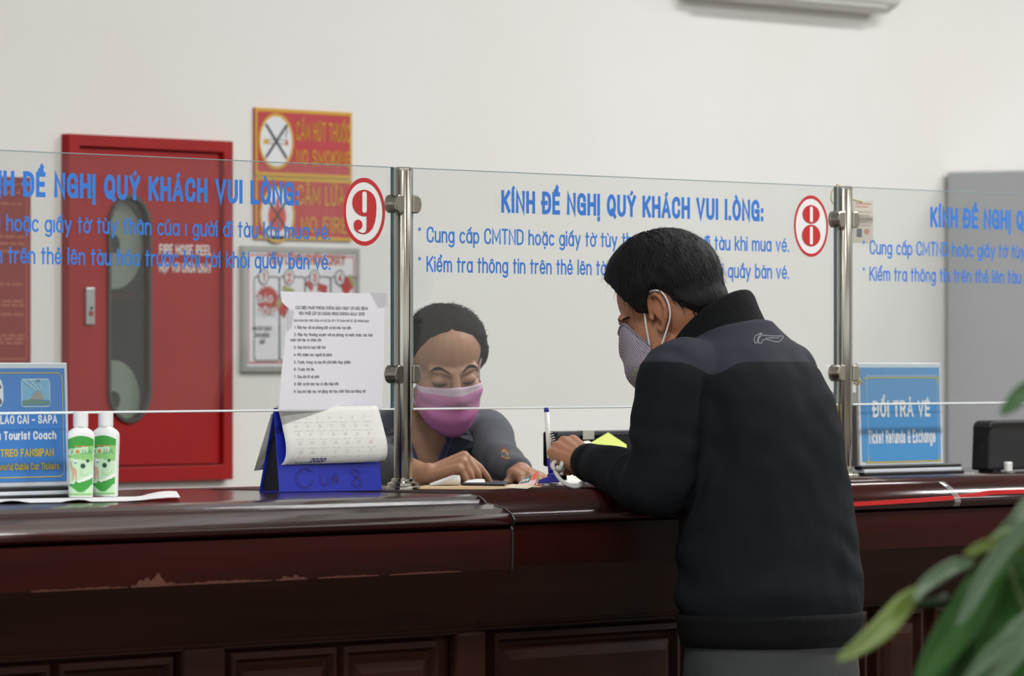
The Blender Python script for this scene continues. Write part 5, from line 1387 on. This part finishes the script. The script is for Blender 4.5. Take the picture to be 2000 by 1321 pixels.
# --- pleated mask
P, nu, nv = face_mask(XW, tree_w, HS, M_pink, wom, 64, lambda a: -.0075 - .018 * (abs(a) / 1.1) ** 1.1, lambda a: -.128 + .052 * (abs(a) / 1.1) ** 1.5, .005, low=.080, fall=.5)
vs, fs = sheet(P, nu, nv, .0015, XW @ Vector((0, 0, -.06)))
mm = MB(); kq = nu + 1
mm.v = [Vector(v) for v in vs]
nw = XW.to_3x3() @ Vector((0, 1, 0))
for j in range(nv + 1):                              # pleats
    for i in range(kq):
        f_ = math.sin(j / nv * pi * 6) * .0011 * (abs(i / nu * 2 - 1) < .9); mm.v[j * kq + i] += nw * f_
for f_ in fs: mm.f.append(list(f_)); mm.m.append(1 if (min(f_) < (nv + 1) * kq and min(f_) // kq >= nv - 3 and max(f_) < (nv + 1) * kq) or (max(f_) < (nv + 1) * kq and (min(f_) % kq >= nu - 2 or min(f_) % kq < 1) and False) else 0)
mk = mm.build('face_mask', [M_pink, M_pink2], wom, smooth=True)
for side, sx in ((0, -1), (nu, 1)):
    a = P[(nv - 1) * kq + side]; b_ = P[2 * kq + side]
    e = [XW @ (Vector((sx * x, y, z)) * HS) for x, y, z in ((.080, -.004, .020), (.0865, -.030, .020), (.0865, -.040, .0), (.080, -.024, -.034))]
    MB().tube([a, a.lerp(e[0], .5) + R * (.003 * sx)] + e + [e[-1].lerp(b_, .5), b_], .0016, 8).build('ear_loop', M_pink2, mk, smooth=True)
# --- blazer with an open front
J = MB(); J.rings(wr(0)[1:-1])
J.capsule(at(735, 1.128, LB - .02), at(916, 1.128, LB - .02), .052, .052)
limb(J, [SH1 - R * .03, SH1, SH1.lerp(EL1, .5), EL1, EL1.lerp(WR1, 1.0)], [.05, .0475, .044, .038, .0285], 20)
limb(J, [SH2 + R * .03, SH2, SH2.lerp(EL2, .5), EL2, EL2.lerp(WR2, .82)], [.05, .0475, .046, .040, .030], 20)
VC = 838
def half(py):                                        # half width of the neck opening at a picture row
    return 31 - 22 * max(0, (py - 870) / 75)
def jcut(me):
    folds(me, .003, lambda p: noise.noise(p * 13) + .8 * noise.noise(Vector((p.x * 20, p.y * 20, p.z * 8))))
def px_of(p):
    q = p - CAM; z = q.dot(D); return 1000 + F * q.dot(R) / z, HORIZON - F * q.z / z, z
me = bake(J, .006, 'blazer', M_blz, wom, 4, .5, jcut)
apz, topz = wz(962, LB - .1), 1.24
vcx = at(VC, 1.1).dot(R)
bm = bmesh.new(); bm.from_mesh(me)
kill = []
for f_ in bm.faces:
    c = f_.calc_center_median(); s_ = c.dot(R) - vcx - .004 * 0; fr = (c - at(VC, c.z)).dot(-D)
    wv = .036 * max(0, min(1, (c.z - apz) / (1.135 - apz)))
    if fr > .0 and c.z > apz and abs(s_) < wv: kill.append(f_)
    elif c.z > 1.165 and abs(s_) < .062 and fr > -.075: kill.append(f_)
bmesh.ops.delete(bm, geom=kill, context='FACES'); bm.to_mesh(me); bm.free()
tree_b0 = bvh(me)
blz = link('blazer', me, wom)
sd_ = blz.modifiers.new('cloth', 'SOLIDIFY'); sd_.thickness = .0025; sd_.offset = -1
# shirt collar and lapels lie along the opening
def front(s_, z, lift):
    """point on the blazer or the chest at sideways offset s_ from the middle"""
    o_ = at(VC, z) + R * s_ - D * .4; d = D
    h1 = tree_b0.ray_cast(o_, d, .6); h2 = tree_w.ray_cast(o_, d, .6)
    hs = [h for h in (h1, h2) if h[0]]
    if not hs: return o_ + d * .33
    h = min(hs, key=lambda q: q[3]); return h[0] - d * lift
def band(name, path, m, lift, parent, th=.002):
    b = MB(); rr = []
    for (a_, c_, z) in path:
        p, q = front(a_, z, lift), front(c_, z, lift); rr.append([p, q, q + D * th, p + D * th])
    b.rings(rr); return b.build(name, m, parent, smooth=False)
zt, za = 1.168, apz + .012
for sg in (-1, 1):
    pth = []
    for k in range(11):
        t = k / 10; z = zt + (za - zt) * t; w_ = .036 * min(1, max(0, (z - apz) / (1.135 - apz)))
        pth.append((sg * (w_ - .004), sg * (w_ + .011 - .004 * t), z))
    band('shirt_collar', pth, M_shirt, .004, wom)
    pth = []
    for k in range(11):
        t = k / 10; z = zt + (za - zt) * t; w_ = .036 * min(1, max(0, (z - apz) / (1.135 - apz)))
        wide = .012 + .030 * math.sin(pi * min(1, t * 1.25)) ** .8 if t < .8 else .012
        pth.append((sg * (w_ + .010), sg * (w_ + .010 + wide), z))
    band('lapel', pth, M_blz, .0065, wom)
# sleeve badge and the seam of the shoulder
bd = MB()
tree_b = tree_b0
def on_bl(px, py, lift):
    d = ray(px, py).normalized(); h = tree_b.ray_cast(CAM, d, 20); return (h[0] - d * lift) if h[0] else None
for k, (m_, sc) in enumerate((((0), 1.0), ((1), .72), ((2), .45))):
    pts = [(978, 878), (985, 873), (994, 885), (999, 899), (990, 900), (977, 894)]
    cx_ = sum(p[0] for p in pts) / 6; cy_ = sum(p[1] for p in pts) / 6
    q = [on_bl(cx_ + (p[0] - cx_) * sc, cy_ + (p[1] - cy_) * sc, .0015 + .0006 * k) for p in pts]
    if all(q): bd.add(q, [tuple(range(6))], k)
if bd.v: bd.build('sleeve_badge', [mat('badge_red', (176, 52, 46), .6), mat('badge_gold', (196, 164, 84), .6), mat('badge_grey', (96, 100, 104), .6)], wom, fixn=False)
# gold ring on the hand
kp = XA @ (Vector((.0085 * -1, .1, -.012)) * .86)
# dark trousers below the desk
T = MB(); T.rings(lens([(at(824, z), a, b) for z, a, b in ((.86, .140, .098), (.74, .165, .125), (.62, .172, .132), (.585, .165, .125))], ax=(R, -D)))
for sg in (-1, 1):
    hip = at(824, seat_z + .03) + R * (.085 * sg); knee = hip - D * .36 + R * (.04 * sg) + Vector((0, 0, -.02))
    if knee.y < .16: knee = hip + (knee - hip) * max(.2, (hip.y - .16) / (hip.y - knee.y))
    limb(T, [hip, knee, knee + Vector((0, .036, -.40))], [.092, .068, .052])
link('trousers', bake(T, .008, 'trousers', mat('trousers_navy', (30, 32, 42), .85), wom, 3), wom)
# stool
t = thing('office_stool', 'black padded stool under the seated woman in the pink mask', 'stool', (tx, ty, 0))
MB().lathe([(.15, .50), (.175, .505), (.18, .525), (.17, .534), (.10, .536), (.001, .536)], (tx, ty, 0), 40).build('seat', M_black, t, smooth=True)
MB().lathe([(.025, .05), (.025, .32), (.018, .325), (.018, .50)], (tx, ty, 0), 20).build('column', M_steel, t)
for k in range(5):
    a = 2 * pi * k / 5 + .3
    MB().capsule((tx + .02 * math.cos(a), ty + .02 * math.sin(a), .075), (tx + .25 * math.cos(a), ty + .25 * math.sin(a), .055), .017, .012).build('leg', M_black, t, smooth=True)
    MB().ell((tx + .25 * math.cos(a), ty + .25 * math.sin(a), .024), (.024, .024, .024)).build('caster', M_black, t, smooth=True)
# ================================================================ SMALL THINGS ON THE COUNTER
def flatsheet(pts, th=.0004):
    """a thin sheet through the given points (its outline), with an underside"""
    n = len(pts); b = MB(); q = [Vector(p) for p in pts]
    return b.add(q + [p - Vector((0, 0, th)) for p in q], [tuple(range(n)), tuple(range(2 * n - 1, n - 1, -1))] + [(i, n + i, n + (i + 1) % n, (i + 1) % n) for i in range(n)])
def zp(px, py, z=CT): return PZ(px, py, z)
M_penb = mat('pen_blue', (34, 30, 150), .35); M_cord = mat('clear_plastic_cord', (214, 214, 208), .25, spec=.7)
DP = 10.50
pb = zp(1080, 949)
t = thing('pen_stand', 'blue and white counter pen upright in its holder, with a coiled cord', 'pen holder', pb)
MB().rings([[zp(1064, 950.5), zp(1132, 949), zp(1128, 944), zp(1066, 944.5)], [p + Vector((0, 0, .005)) for p in (zp(1064, 950.5), zp(1132, 949), zp(1128, 944), zp(1066, 944.5))]]).build('base_plate', M_white, t, bevel=.0012)
def PP(px, py, d=0): return PD(px, py, DP + d)
b = MB(); b.rings([[PP(1071, 944), PP(1093, 943), PP(1093, 943, .03), PP(1071, 944, .03)], [PP(1072, 925), PP(1091, 924), PP(1091, 924, .03), PP(1072, 925, .03)]]); b.build('socket', M_penb, t, bevel=.001)
b = MB(); b.rings([[PP(1050, 945.5, .005), PP(1076, 944, .005), PP(1076, 929, .005), PP(1052, 938, .005)], [PP(1050, 945.5, .02), PP(1076, 944, .02), PP(1076, 929, .02), PP(1052, 938, .02)]]); b.build('socket_wing', M_penb, t, bevel=.001)
MB().tube([PP(1076.5, 930, .012), PP(1073.5, 895, .012)], [.0049, .0049], 16).build('grip', M_penb, t, smooth=True)
MB().tube([PP(1073.5, 895, .012), PP(1067.5, 805, .012)], [.0047, .0043], 16).build('barrel', M_white, t, smooth=True)
MB().tube([PP(1067.5, 805, .012), PP(1067, 798, .012), PP(1067, 796.5, .012)], [.0045, .0042, .0025], 16).build('end_plug', M_penb, t, smooth=True)
ax = [Vector(p) for p in (PP(1076, 846, .005), PP(1084, 872, -.005), PP(1092, 890, -.012), PP(1101, 903, -.02))]
hel = []
NT = 17
for k in range(NT * 10 + 1):
    u = k / (NT * 10) * 3; i = min(int(u), 2); c = ax[i].lerp(ax[i + 1], u - i); tg = (ax[i + 1] - ax[i]).normalized()
    e1 = tg.cross(D).normalized(); e2 = tg.cross(e1); a = 2 * pi * k / 10
    hel.append(c + (e1 * math.cos(a) + e2 * math.sin(a)) * .0033)
MB().tube(hel, .0008, 6).build('coiled_cord', M_cord, t, smooth=True)
def sm(pts, n=6):
    q = []
    for i in range(len(pts) - 1):
        p0, p1, p2, p3 = pts[max(i - 1, 0)], pts[i], pts[i + 1], pts[min(i + 2, len(pts) - 1)]
        for k in range(n):
            s = k / n; q.append(.5 * (2 * p1 + (p2 - p0) * s + (2 * p0 - 5 * p1 + 4 * p2 - p3) * s * s + (3 * p1 - p0 - 3 * p2 + p3) * s ** 3))
    return q + [pts[-1]]
dd = -.265
loop = [PP(*p) for p in ((1101, 903, -.04), (1092, 912, -.10), (1084, 918, dd + .13), (1092, 934, dd + .11), (1106, 946, dd + .10), (1126, 951.5, dd + .09), (1138, 944, dd + .09), (1136, 930, dd + .10), (1126, 915, dd + .11), (1112, 908, dd + .12), (1100, 916, dd + .13), (1096, 928, dd + .12))]
MB().tube(sm(loop), .0036, 10).build('cord_loop', M_cord, t, smooth=True)
kn = [PP(*p) for p in ((1098, 906, -.12), (1086, 902, -.13), (1079, 910, -.14), (1086, 919, -.14), (1099, 917, -.13), (1110, 908, -.13), (1113, 899, -.13), (1104, 897, -.13), (1098, 905, -.15), (1094, 916, -.15), (1086, 912, -.15))]
MB().tube(sm(kn), .0040, 10).build('cord_knot', M_cord, t, smooth=True)
# ---- papers, booklet and banknotes by the clerk's hands
tag(flatsheet([zp(806, 955.5, CT + .0006), zp(960, 956, CT + .0006), zp(1058, 951.5, CT + .0006), zp(1040, 946, CT + .0006), zp(830, 948, CT + .0006)]).build('paper_slip', mat('buff_paper', (196, 168, 128), .8)), 'thin buff paper lying flat under the booklet and banknotes', 'paper')
bk = thing('booklet', 'dark covered booklet lying open, its white pages fanned, below the hand of the clerk', 'booklet', zp(940, 946))
c0 = zp(945, 947, CT + .0012)
b = MB(); cov = [zp(902, 948.5, CT + .0012), zp(985, 949.5, CT + .0012), zp(993, 945, CT + .0012), zp(960, 940.5, CT + .0012), zp(908, 942, CT + .0012)]
b.rings([cov, [p + Vector((0, 0, .0035)) for p in cov]]); b.build('cover', mat('booklet_cover', (34, 36, 44), .5), bk, bevel=.001)
b = MB()
for k in range(5):
    q = [PD(903 + 2 * k, 945.5 - 1.5 * k, 10.60 + .006 * k), PD(920 + 3 * k, 940.5 - 1.0 * k, 10.62 + .006 * k), PD(946, 939.5 - .6 * k, 10.64 + .006 * k), PD(948, 944.5, 10.62)]
    b.add(q + [p + Vector((0, 0, .0006)) for p in q], [(0, 1, 2, 3), (7, 6, 5, 4), (0, 4, 5, 1), (1, 5, 6, 2), (2, 6, 7, 3), (3, 7, 4, 0)])
b.build('page', M_paper, bk)
# curled white receipt
b = MB(); g = []; A0 = zp(838, 950.5, CT); B0 = zp(896, 950, CT)
for i in range(13):
    u = i / 12
    for k in range(15):
        a = -.5 * pi + k / 14 * pi * 1.35; r = .002 + .0078 * min(1, u * 1.2 + .04)
        c = A0.lerp(B0, u) + Vector((0, 0, r))
        g.append(c + (D * -.85 + R * .2).normalized() * (r * math.cos(a) * 1.5) + Vector((0, 0, 1)) * (r * math.sin(a)) + (D * .01))
fs = []
for i in range(12):
    for k in range(14): q = i * 15 + k; fs.append((q, q + 1, q + 16, q + 15))
b.add(g, fs); o = b.build('rolled_receipt', M_paper, smooth=True)
sd_ = o.modifiers.new('paper', 'SOLIDIFY'); sd_.thickness = .0004
tag(o, 'white paper curled into a roll in front of the resting hand', 'paper')
def note(name, label, pts, m, prints=()):
    o = flatsheet(pts, .0004).build(name, m)
    tag(o, label, 'banknote', 'banknotes on the counter')
    return o
M_n1 = mat('note_cream', (222, 216, 186), .7); M_n2 = mat('note_teal', (70, 110, 120), .7); M_n3 = mat('note_coral', (226, 108, 78), .7); M_n4 = mat('note_pink', (232, 196, 200), .7)
note('banknote', 'cream banknote lying flat in front of the fist of the clerk', [zp(985, 953, CT + .0014), zp(1030, 955, CT + .0014), zp(1045, 949, CT + .002), zp(1000, 946, CT + .002)], M_n1)
def upnote(label, px, depth, m, stripes=()):
    q = [PD(a, c, depth + e) for a, c, e in px]
    def P_(u, v, l=0): return q[0].lerp(q[1], u).lerp(q[3].lerp(q[2], u), v) - D * l
    def grid(u0, u1, v0, v1, l, back):
        b = MB(); n = 8; g = [P_(u0 + (u1 - u0) * i / n, v0 + (v1 - v0) * j / n, l) for j in range(n + 1) for i in range(n + 1)]
        fs = [(j * 9 + i, j * 9 + i + 1, j * 9 + i + 10, j * 9 + i + 9) for j in range(n) for i in range(n)]
        b.add(g, fs)
        if back: b.add([p + D * .0006 for p in g], [f[::-1] for f in fs])
        return b
    o = grid(0, 1, 0, 1, 0, True).build('banknote', m, fixn=False); tag(o, label, 'banknote', 'banknotes on the counter')
    for k, (u0, u1, v0, v1, mm) in enumerate(stripes): grid(u0, u1, v0, v1, .0008 + .0003 * k, False).build('printed_panel', mm, o, fixn=False)
    return o
upnote('teal and coral banknote tilted up beside the fist of the clerk', [(1010, 950, 0), (1044, 947, .0), (1053, 921, .03), (1020, 936, .03)], 10.555, M_n4, ((.05, .60, .30, .98, M_n2), (.62, .98, .45, 1.0, M_n3), (.12, .3, .5, .8, M_n1), (.36, .5, .45, .75, M_n1)))
upnote('pale pink banknote end lying by the blue pen holder', [(1044, 951.5, 0), (1068, 949, 0), (1062, 938, .06), (1050, 942, .06)], 10.50, M_n4, ((.1, .35, .1, .9, M_n3),))
# ---- black monitor and leaning notes
my = .27
mx0 = XY(1083, my); mz = ZY(1083, 843, my)
t = thing('monitor', 'black monitor seen from behind, with white tape on its top edge, beside the counter pen', 'monitor', (mx0 + .19, my, CT))
MB().rings([[Vector((x, y, z)) for x, z in ((mx0, 1.085), (mx0 + .38, 1.085), (mx0 + .38, mz), (mx0, mz))] for y in (my, my + .028)]).build('back_shell', M_black, t, bevel=.004)
MB().box((mx0 + .006, my - .0025, mz - .009), (mx0 + .374, my, mz - .001)).build('bezel_edge', mat('bezel_grey', (72, 72, 80), .35), t, bevel=.001)
MB().box((mx0 + .16, my + .004, CT + .008), (mx0 + .22, my + .022, 1.09)).build('neck', M_black, t)
MB().box((mx0 + .09, my - .05, CT), (mx0 + .29, my + .085, CT + .009)).build('foot', M_black, t, bevel=.003)
wx0, wx1 = XY(1136, my), XY(1158, my)
MB().rings([[Vector((x, y, z)) for y, z in ((my - .0032, mz - .016), (my - .0032, mz + .0008), (my + .012, mz + .0008), (my + .012, mz + .0003), (my - .0027, mz + .0003), (my - .0027, mz - .016))] for x in (wx0, wx1)]).build('white_tape', mat('masking_tape', (206, 202, 194), .7), t)
def lean(name, label, pts, m):
    """sheet leaning against the monitor: (px, py, Y)"""
    q = [PY(a, c, y) for a, c, y in pts]; n = len(q)
    b = MB(); b.add(q + [p + Vector((0, .0006, 0)) for p in q], [tuple(range(n)), tuple(range(2 * n - 1, n - 1, -1))] + [(i, (i + 1) % n, n + (i + 1) % n, n + i) for i in range(n)])
    return tag(b.build(name, m), label, 'paper', 'loose notes by the monitor')
def gz(px, Y):                                   # picture row of the counter top at (px, Y)
    d = ray(px, HORIZON); lam = (Y - CAM.y) / d.y; return HORIZON + (CAM.z - CT - .0008) / lam * F
lean('loose_note', 'yellow green note leaning on the black monitor behind the sleeve of the man', [(1146, gz(1146, .10), .10), (1222, gz(1222, .10), .10), (1224, 869, .235), (1206, 857, .25), (1188, 845, .262), (1166, 858, .25), (1150, 868, .235)], mat('note_yellow_green', (214, 224, 112), .7))
lean('loose_note', 'white note leaning on the black monitor just over the hand of the man', [(1108, gz(1108, .12), .12), (1172, gz(1172, .12), .12), (1172, 876, .21), (1150, 861, .235), (1126, 864, .235), (1102, 866.5, .23), (1104, 869, .225)], mat('note_white', (228, 230, 222), .7))
# ---- things beyond the refund sign
dx0 = XY(1917, .04); db = zp(1917, 925)
t = thing('card_terminal', 'black slanted desk terminal by the picture edge beyond the refund sign', 'terminal', (dx0 + .1, .06, CT))
zt_ = ZY(1930, 822, .05)
hT = zt_ - CT
ol = [(0, .004), (.020, hT - .022), (.022, hT - .012), (.028, hT - .004), (.038, hT), (.30, hT + .002), (.32, .004)]
MB().rings([[Vector((dx0 + x, y + z * .12, CT + z)) for x, z in ol] for y in (.02, .065)]).build('housing', mat('black_matte', (17, 17, 19), .5, spec=.3), t, bevel=.005)
MB().box((dx0 + .055, .013, CT + .0005), (dx0 + .075, .0225, CT + .020)).build('foot_gap_block', M_white, t, bevel=.002)  # white block in place of the pale gap at the foot
for k in (0, 1): MB().box((dx0 + .02 + .22 * k, .025, CT), (dx0 + .05 + .22 * k, .06, CT + .006)).build('foot', M_black, t)
sx0 = XY(1640, .24)
t = thing('ticket_printer', 'grey ticket printer with a white top, mostly hidden behind the refund sign', 'printer', (sx0 + .09, .28, CT))
zt2 = ZY(1670, 790, .22); zt3 = ZY(1670, 764, .22)
MB().box((sx0, .20, CT), (sx0 + .20, .345, zt2)).build('body', mat('printer_grey', (92, 90, 86), .55), t, bevel=.004)
MB().box((sx0 + .003, .203, zt2), (sx0 + .197, .342, zt3)).build('top_cover', mat('printer_white', (214, 214, 210), .5), t, bevel=.004)
MB().box((sx0 + .003, .2005, zt3 - .006), (sx0 + .197, .203, zt3 - .002)).build('slot', M_sgrey, t)
# ---- card on a yellow string by the second post
cy = .05
ca, cb_ = PY(1667, 391, cy), PY(1705, 476, cy)
t = thing('hanging_card', 'pale paper card hanging by a yellow string from the steel post', 'card', ((ca.x + cb_.x) / 2, cy, cb_.z))
MB().box((ca.x, cy, cb_.z), (cb_.x, cy + .001, ca.z)).build('card', mat('card_cream', (226, 214, 198), .7), t)
W_, H_ = cb_.x - ca.x, ca.z - cb_.z
b = MB()
for k, (v, u1) in enumerate(((.93, .9), (.86, .75), (.74, .9), (.66, .8), (.58, .9), (.5, .7), (.42, .85))):
    quad(b, ca.x + W_ * .1, cb_.z + H_ * v - .0016, ca.x + W_ * u1, cb_.z + H_ * v + .0008, cy - .0004, 0 if k > 1 else 1)
quad(b, ca.x + W_ * .16, cb_.z + H_ * .14, ca.x + W_ * .42, cb_.z + H_ * .34, cy - .0004, 2)
plate(b, (ca.x + W_ * .68, cb_.z + H_ * .28), W_ * .14, H_ * .07, 24, cy - .0004, 1)
b.build('card_print', [mat('card_grey_print', (190, 180, 170), .7), mat('card_red_print', (214, 150, 132), .7), mat('card_photo', (96, 100, 116), .7)], t, fixn=False)
st = [Vector((XP2 + .012, .012, ZT - .002)), Vector((XP2 + .024, .03, ZT + .006)), Vector((XP2 + .04, .045, ZT + .001)), Vector((XP2 + .05, .052, ZT - .015)), Vector((XP2 + .042, .052, ZT - .03)), Vector((XP2 + .03, .05, ZT - .018)), Vector((XP2 + .036, .048, ZT - .002)), Vector((XP2 + .055, .05, ZT - .012)), Vector((ca.x + W_ * .45, cy - .001, ca.z - .003))]
MB().tube(sm(st), .0011, 6).build('string', mat('yellow_string', (208, 184, 70), .7), t, smooth=True)
kz = 1.2435
st = [Vector((XP2 + .034, -.0005, kz + .005)), Vector((XP2 + .046, -.003, kz)), Vector((XP2 + .05, 0, kz - .006)), Vector((XP2 + .04, .003, kz - .004)), Vector((XP2 + .052, .002, kz + .004)), Vector((XP2 + .066, .0, kz - .005))]
o = MB().tube(sm(st), .0016, 6).build('yellow_ribbon', mat('yellow_string', (208, 184, 70), .7), smooth=True)
tag(o, 'short yellow ribbon tied at the lower clamp of the post by the hanging card', 'ribbon')

# ================================================================ PLANT IN FRONT OF THE CAMERA'S RIGHT
DPL = 6.2
pc = PD(2130, 1300, DPL); pc.z = 0
pl = thing('potted_palm', 'leafy green potted palm, blurred, in front of the counter and the man', 'plant', pc)
GR = [mat('leaf_green', (44, 92, 26), .45, spec=.35, vary=.25, vscale=6), mat('leaf_lime', (112, 134, 58), .45, spec=.35, vary=.2, vscale=8), mat('leaf_deep', (28, 64, 20), .45, spec=.35, vary=.3, vscale=6), mat('leaf_grey_green', (84, 110, 78), .4, vary=.2, vscale=8)]
M_stem = mat('palm_stem', (86, 112, 52), .5)
def leaf(pts, wpx, m, d0=0, d1=0, up=.35, kind=.5):
    """arching blade through picture points; wpx = widest width"""
    n = len(pts); P_ = sm([PD(p[0], p[1], DPL + d0 + (d1 - d0) * i / (n - 1)) for i, p in enumerate(pts)], 6)
    k = len(P_); w0 = wpx / F * DPL / 2; rows = []
    for i, p in enumerate(P_):
        tg = (P_[min(i + 1, k - 1)] - P_[max(i - 1, 0)]).normalized(); u = i / (k - 1)
        sd = tg.cross(D).normalized(); nm = sd.cross(tg)
        w_ = w0 * max(.04, math.sin(pi * min(1, max(0, u * .94 + .03))) ** .7 * (1 - .25 * u))
        rows.append([p + sd * w_ - nm * w_ * up, p + sd * w_ * .5 - nm * w_ * up * .3, p, p - sd * w_ * .5 - nm * w_ * up * .3, p - sd * w_ - nm * w_ * up])
    b = MB(); b.rings(rows, cap=False, closed=False)
    o = b.build('leaf', m, pl, smooth=True)
    s_ = o.modifiers.new('blade', 'SOLIDIFY'); s_.thickness = .0008
    return o
LV = [([(1900, 1098), (1860, 1108), (1810, 1140), (1785, 1172)], 34, 3, 0, -.05), ([(1800, 1150), (1765, 1180), (1725, 1225), (1680, 1262), (1636, 1290)], 50, 1, 0, -.1), ([(2010, 1050), (1975, 1070), (1930, 1065), (1885, 1082)], 30, 1, .1, 0),
      ([(1990, 1010), (1965, 1040), (1945, 1068)], 34, 0, .15, .1), ([(2030, 990), (2000, 1030), (1960, 1075), (1925, 1125), (1890, 1190), (1868, 1222)], 40, 3, 0, -.05), ([(1960, 1085), (1925, 1140), (1880, 1210), (1830, 1280), (1790, 1345)], 92, 0, .08, 0),
      ([(2000, 1090), (1975, 1150), (1950, 1220), (1930, 1300), (1915, 1370)], 84, 0, .12, .05), ([(1945, 1085), (1965, 1140), (1990, 1190), (2030, 1230)], 70, 0, .1, .12), ([(2040, 1130), (1990, 1175), (1950, 1225), (1905, 1255)], 44, 2, .2, .15),
      ([(2040, 1190), (1995, 1240), (1960, 1290), (1930, 1350)], 74, 3, -.05, -.1), ([(2060, 1010), (2020, 1040), (1985, 1090), (1970, 1150)], 60, 0, .22, .2), ([(2000, 1240), (1960, 1260), (1925, 1290), (1880, 1340)], 40, 3, -.1, -.12),
      ([(2060, 1080), (2020, 1130), (1995, 1200), (1985, 1290)], 70, 2, .25, .2), ([(2030, 740), (2000, 765), (1975, 790), (1955, 808)], 40, 0, .05, 0), ([(2050, 960), (2015, 985), (1985, 1020), (1940, 1052)], 44, 3, .15, .1), ([(2060, 1290), (2010, 1300), (1960, 1340)], 70, 0, 0, 0),
      ([(2050, 1150), (2010, 1180), (1975, 1240), (1960, 1320)], 80, 0, .3, .28), ([(1985, 1120), (1945, 1190), (1900, 1270), (1850, 1345)], 70, 2, .2, .18), ([(2020, 1100), (1995, 1120), (1960, 1180), (1940, 1250)], 60, 2, .35, .3), ([(2050, 1230), (2005, 1265), (1975, 1310), (1965, 1370)], 80, 0, .1, .1),
      ([(1940, 1180), (1905, 1240), (1870, 1290), (1810, 1350)], 60, 0, .25, .2), ([(2060, 1040), (2030, 1080), (2005, 1140), (2000, 1210)], 66, 2, .4, .38), ([(1960, 1250), (1930, 1290), (1900, 1345)], 70, 2, .3, .3),
      ([(1850, 1160), (1835, 1172), (1800, 1178), (1785, 1170)], 14, 2, .1, .05)]
for pts, wd, mi, d0, d1 in LV: leaf(pts, wd, GR[mi], d0, d1)
for pts, rr in (([(2130, 1700), (2110, 1450), (2060, 1180), (1985, 1040), (1900, 1090)], .006), ([(2140, 1700), (2150, 1300), (2120, 1000), (2060, 820), (2020, 745)], .006), ([(2120, 1700), (2080, 1400), (2020, 1240), (1960, 1085)], .006)):
    q = [PD(a, c, DPL + .08) for a, c in pts]; q.insert(0, pc + Vector((0, 0, .30)) + (q[0] - pc) * Vector((.15, .15, 0)).length)
    q[0] = Vector((pc.x + .03 * (rr * 0 + random.random() - .5), pc.y, .30))
    MB().tube(sm(q), [.009 - .006 * i / (6 * (len(q) - 1)) for i in range(6 * (len(q) - 1) + 1)], 8).build('stem', M_stem, pl, smooth=True)
rnd = random.Random(8)
for k in range(14):                              # the far side of the plant, beyond the picture edge
    a = rnd.uniform(-.6, 1.2); h0 = rnd.uniform(.75, 1.25); L_ = rnd.uniform(.25, .42)
    o0 = pc + Vector((0, 0, h0)); out = R * math.cos(a) + D * math.sin(a) * .8
    P_ = sm([o0, o0 + out * L_ * .4 + Vector((0, 0, .10)), o0 + out * L_ * .75 + Vector((0, 0, .06)), o0 + out * L_ + Vector((0, 0, -.06))], 5)
    rows = []
    for i, p in enumerate(P_):
        tg = (P_[min(i + 1, len(P_) - 1)] - P_[max(i - 1, 0)]).normalized(); sd = tg.cross(Vector((0, 0, 1))).normalized(); u = i / (len(P_) - 1)
        w_ = .022 * max(.04, math.sin(pi * min(1, u * .94 + .03)) ** .7); rows.append([p + sd * w_ - Vector((0, 0, w_ * .3)), p, p - sd * w_ - Vector((0, 0, w_ * .3))])
    b = MB(); b.rings(rows, cap=False, closed=False); o = b.build('leaf', GR[k % 3 if k % 3 != 1 else 0], pl, smooth=True)
    s_ = o.modifiers.new('blade', 'SOLIDIFY'); s_.thickness = .0008
MB().tube([pc + Vector((0, 0, .25)), pc + Vector((.01, .01, .7)), pc + Vector((.0, .02, 1.22))], [.016, .013, .008], 10).build('stem', M_stem, pl, smooth=True)
MB().lathe([(.13, 0), (.14, .01), (.165, .24), (.185, .30), (.185, .325), (.17, .325), (.165, .30), (.001, .29)], pc, 40).build('pot', mat('glazed_pot', (120, 84, 60), .35), pl, smooth=False)
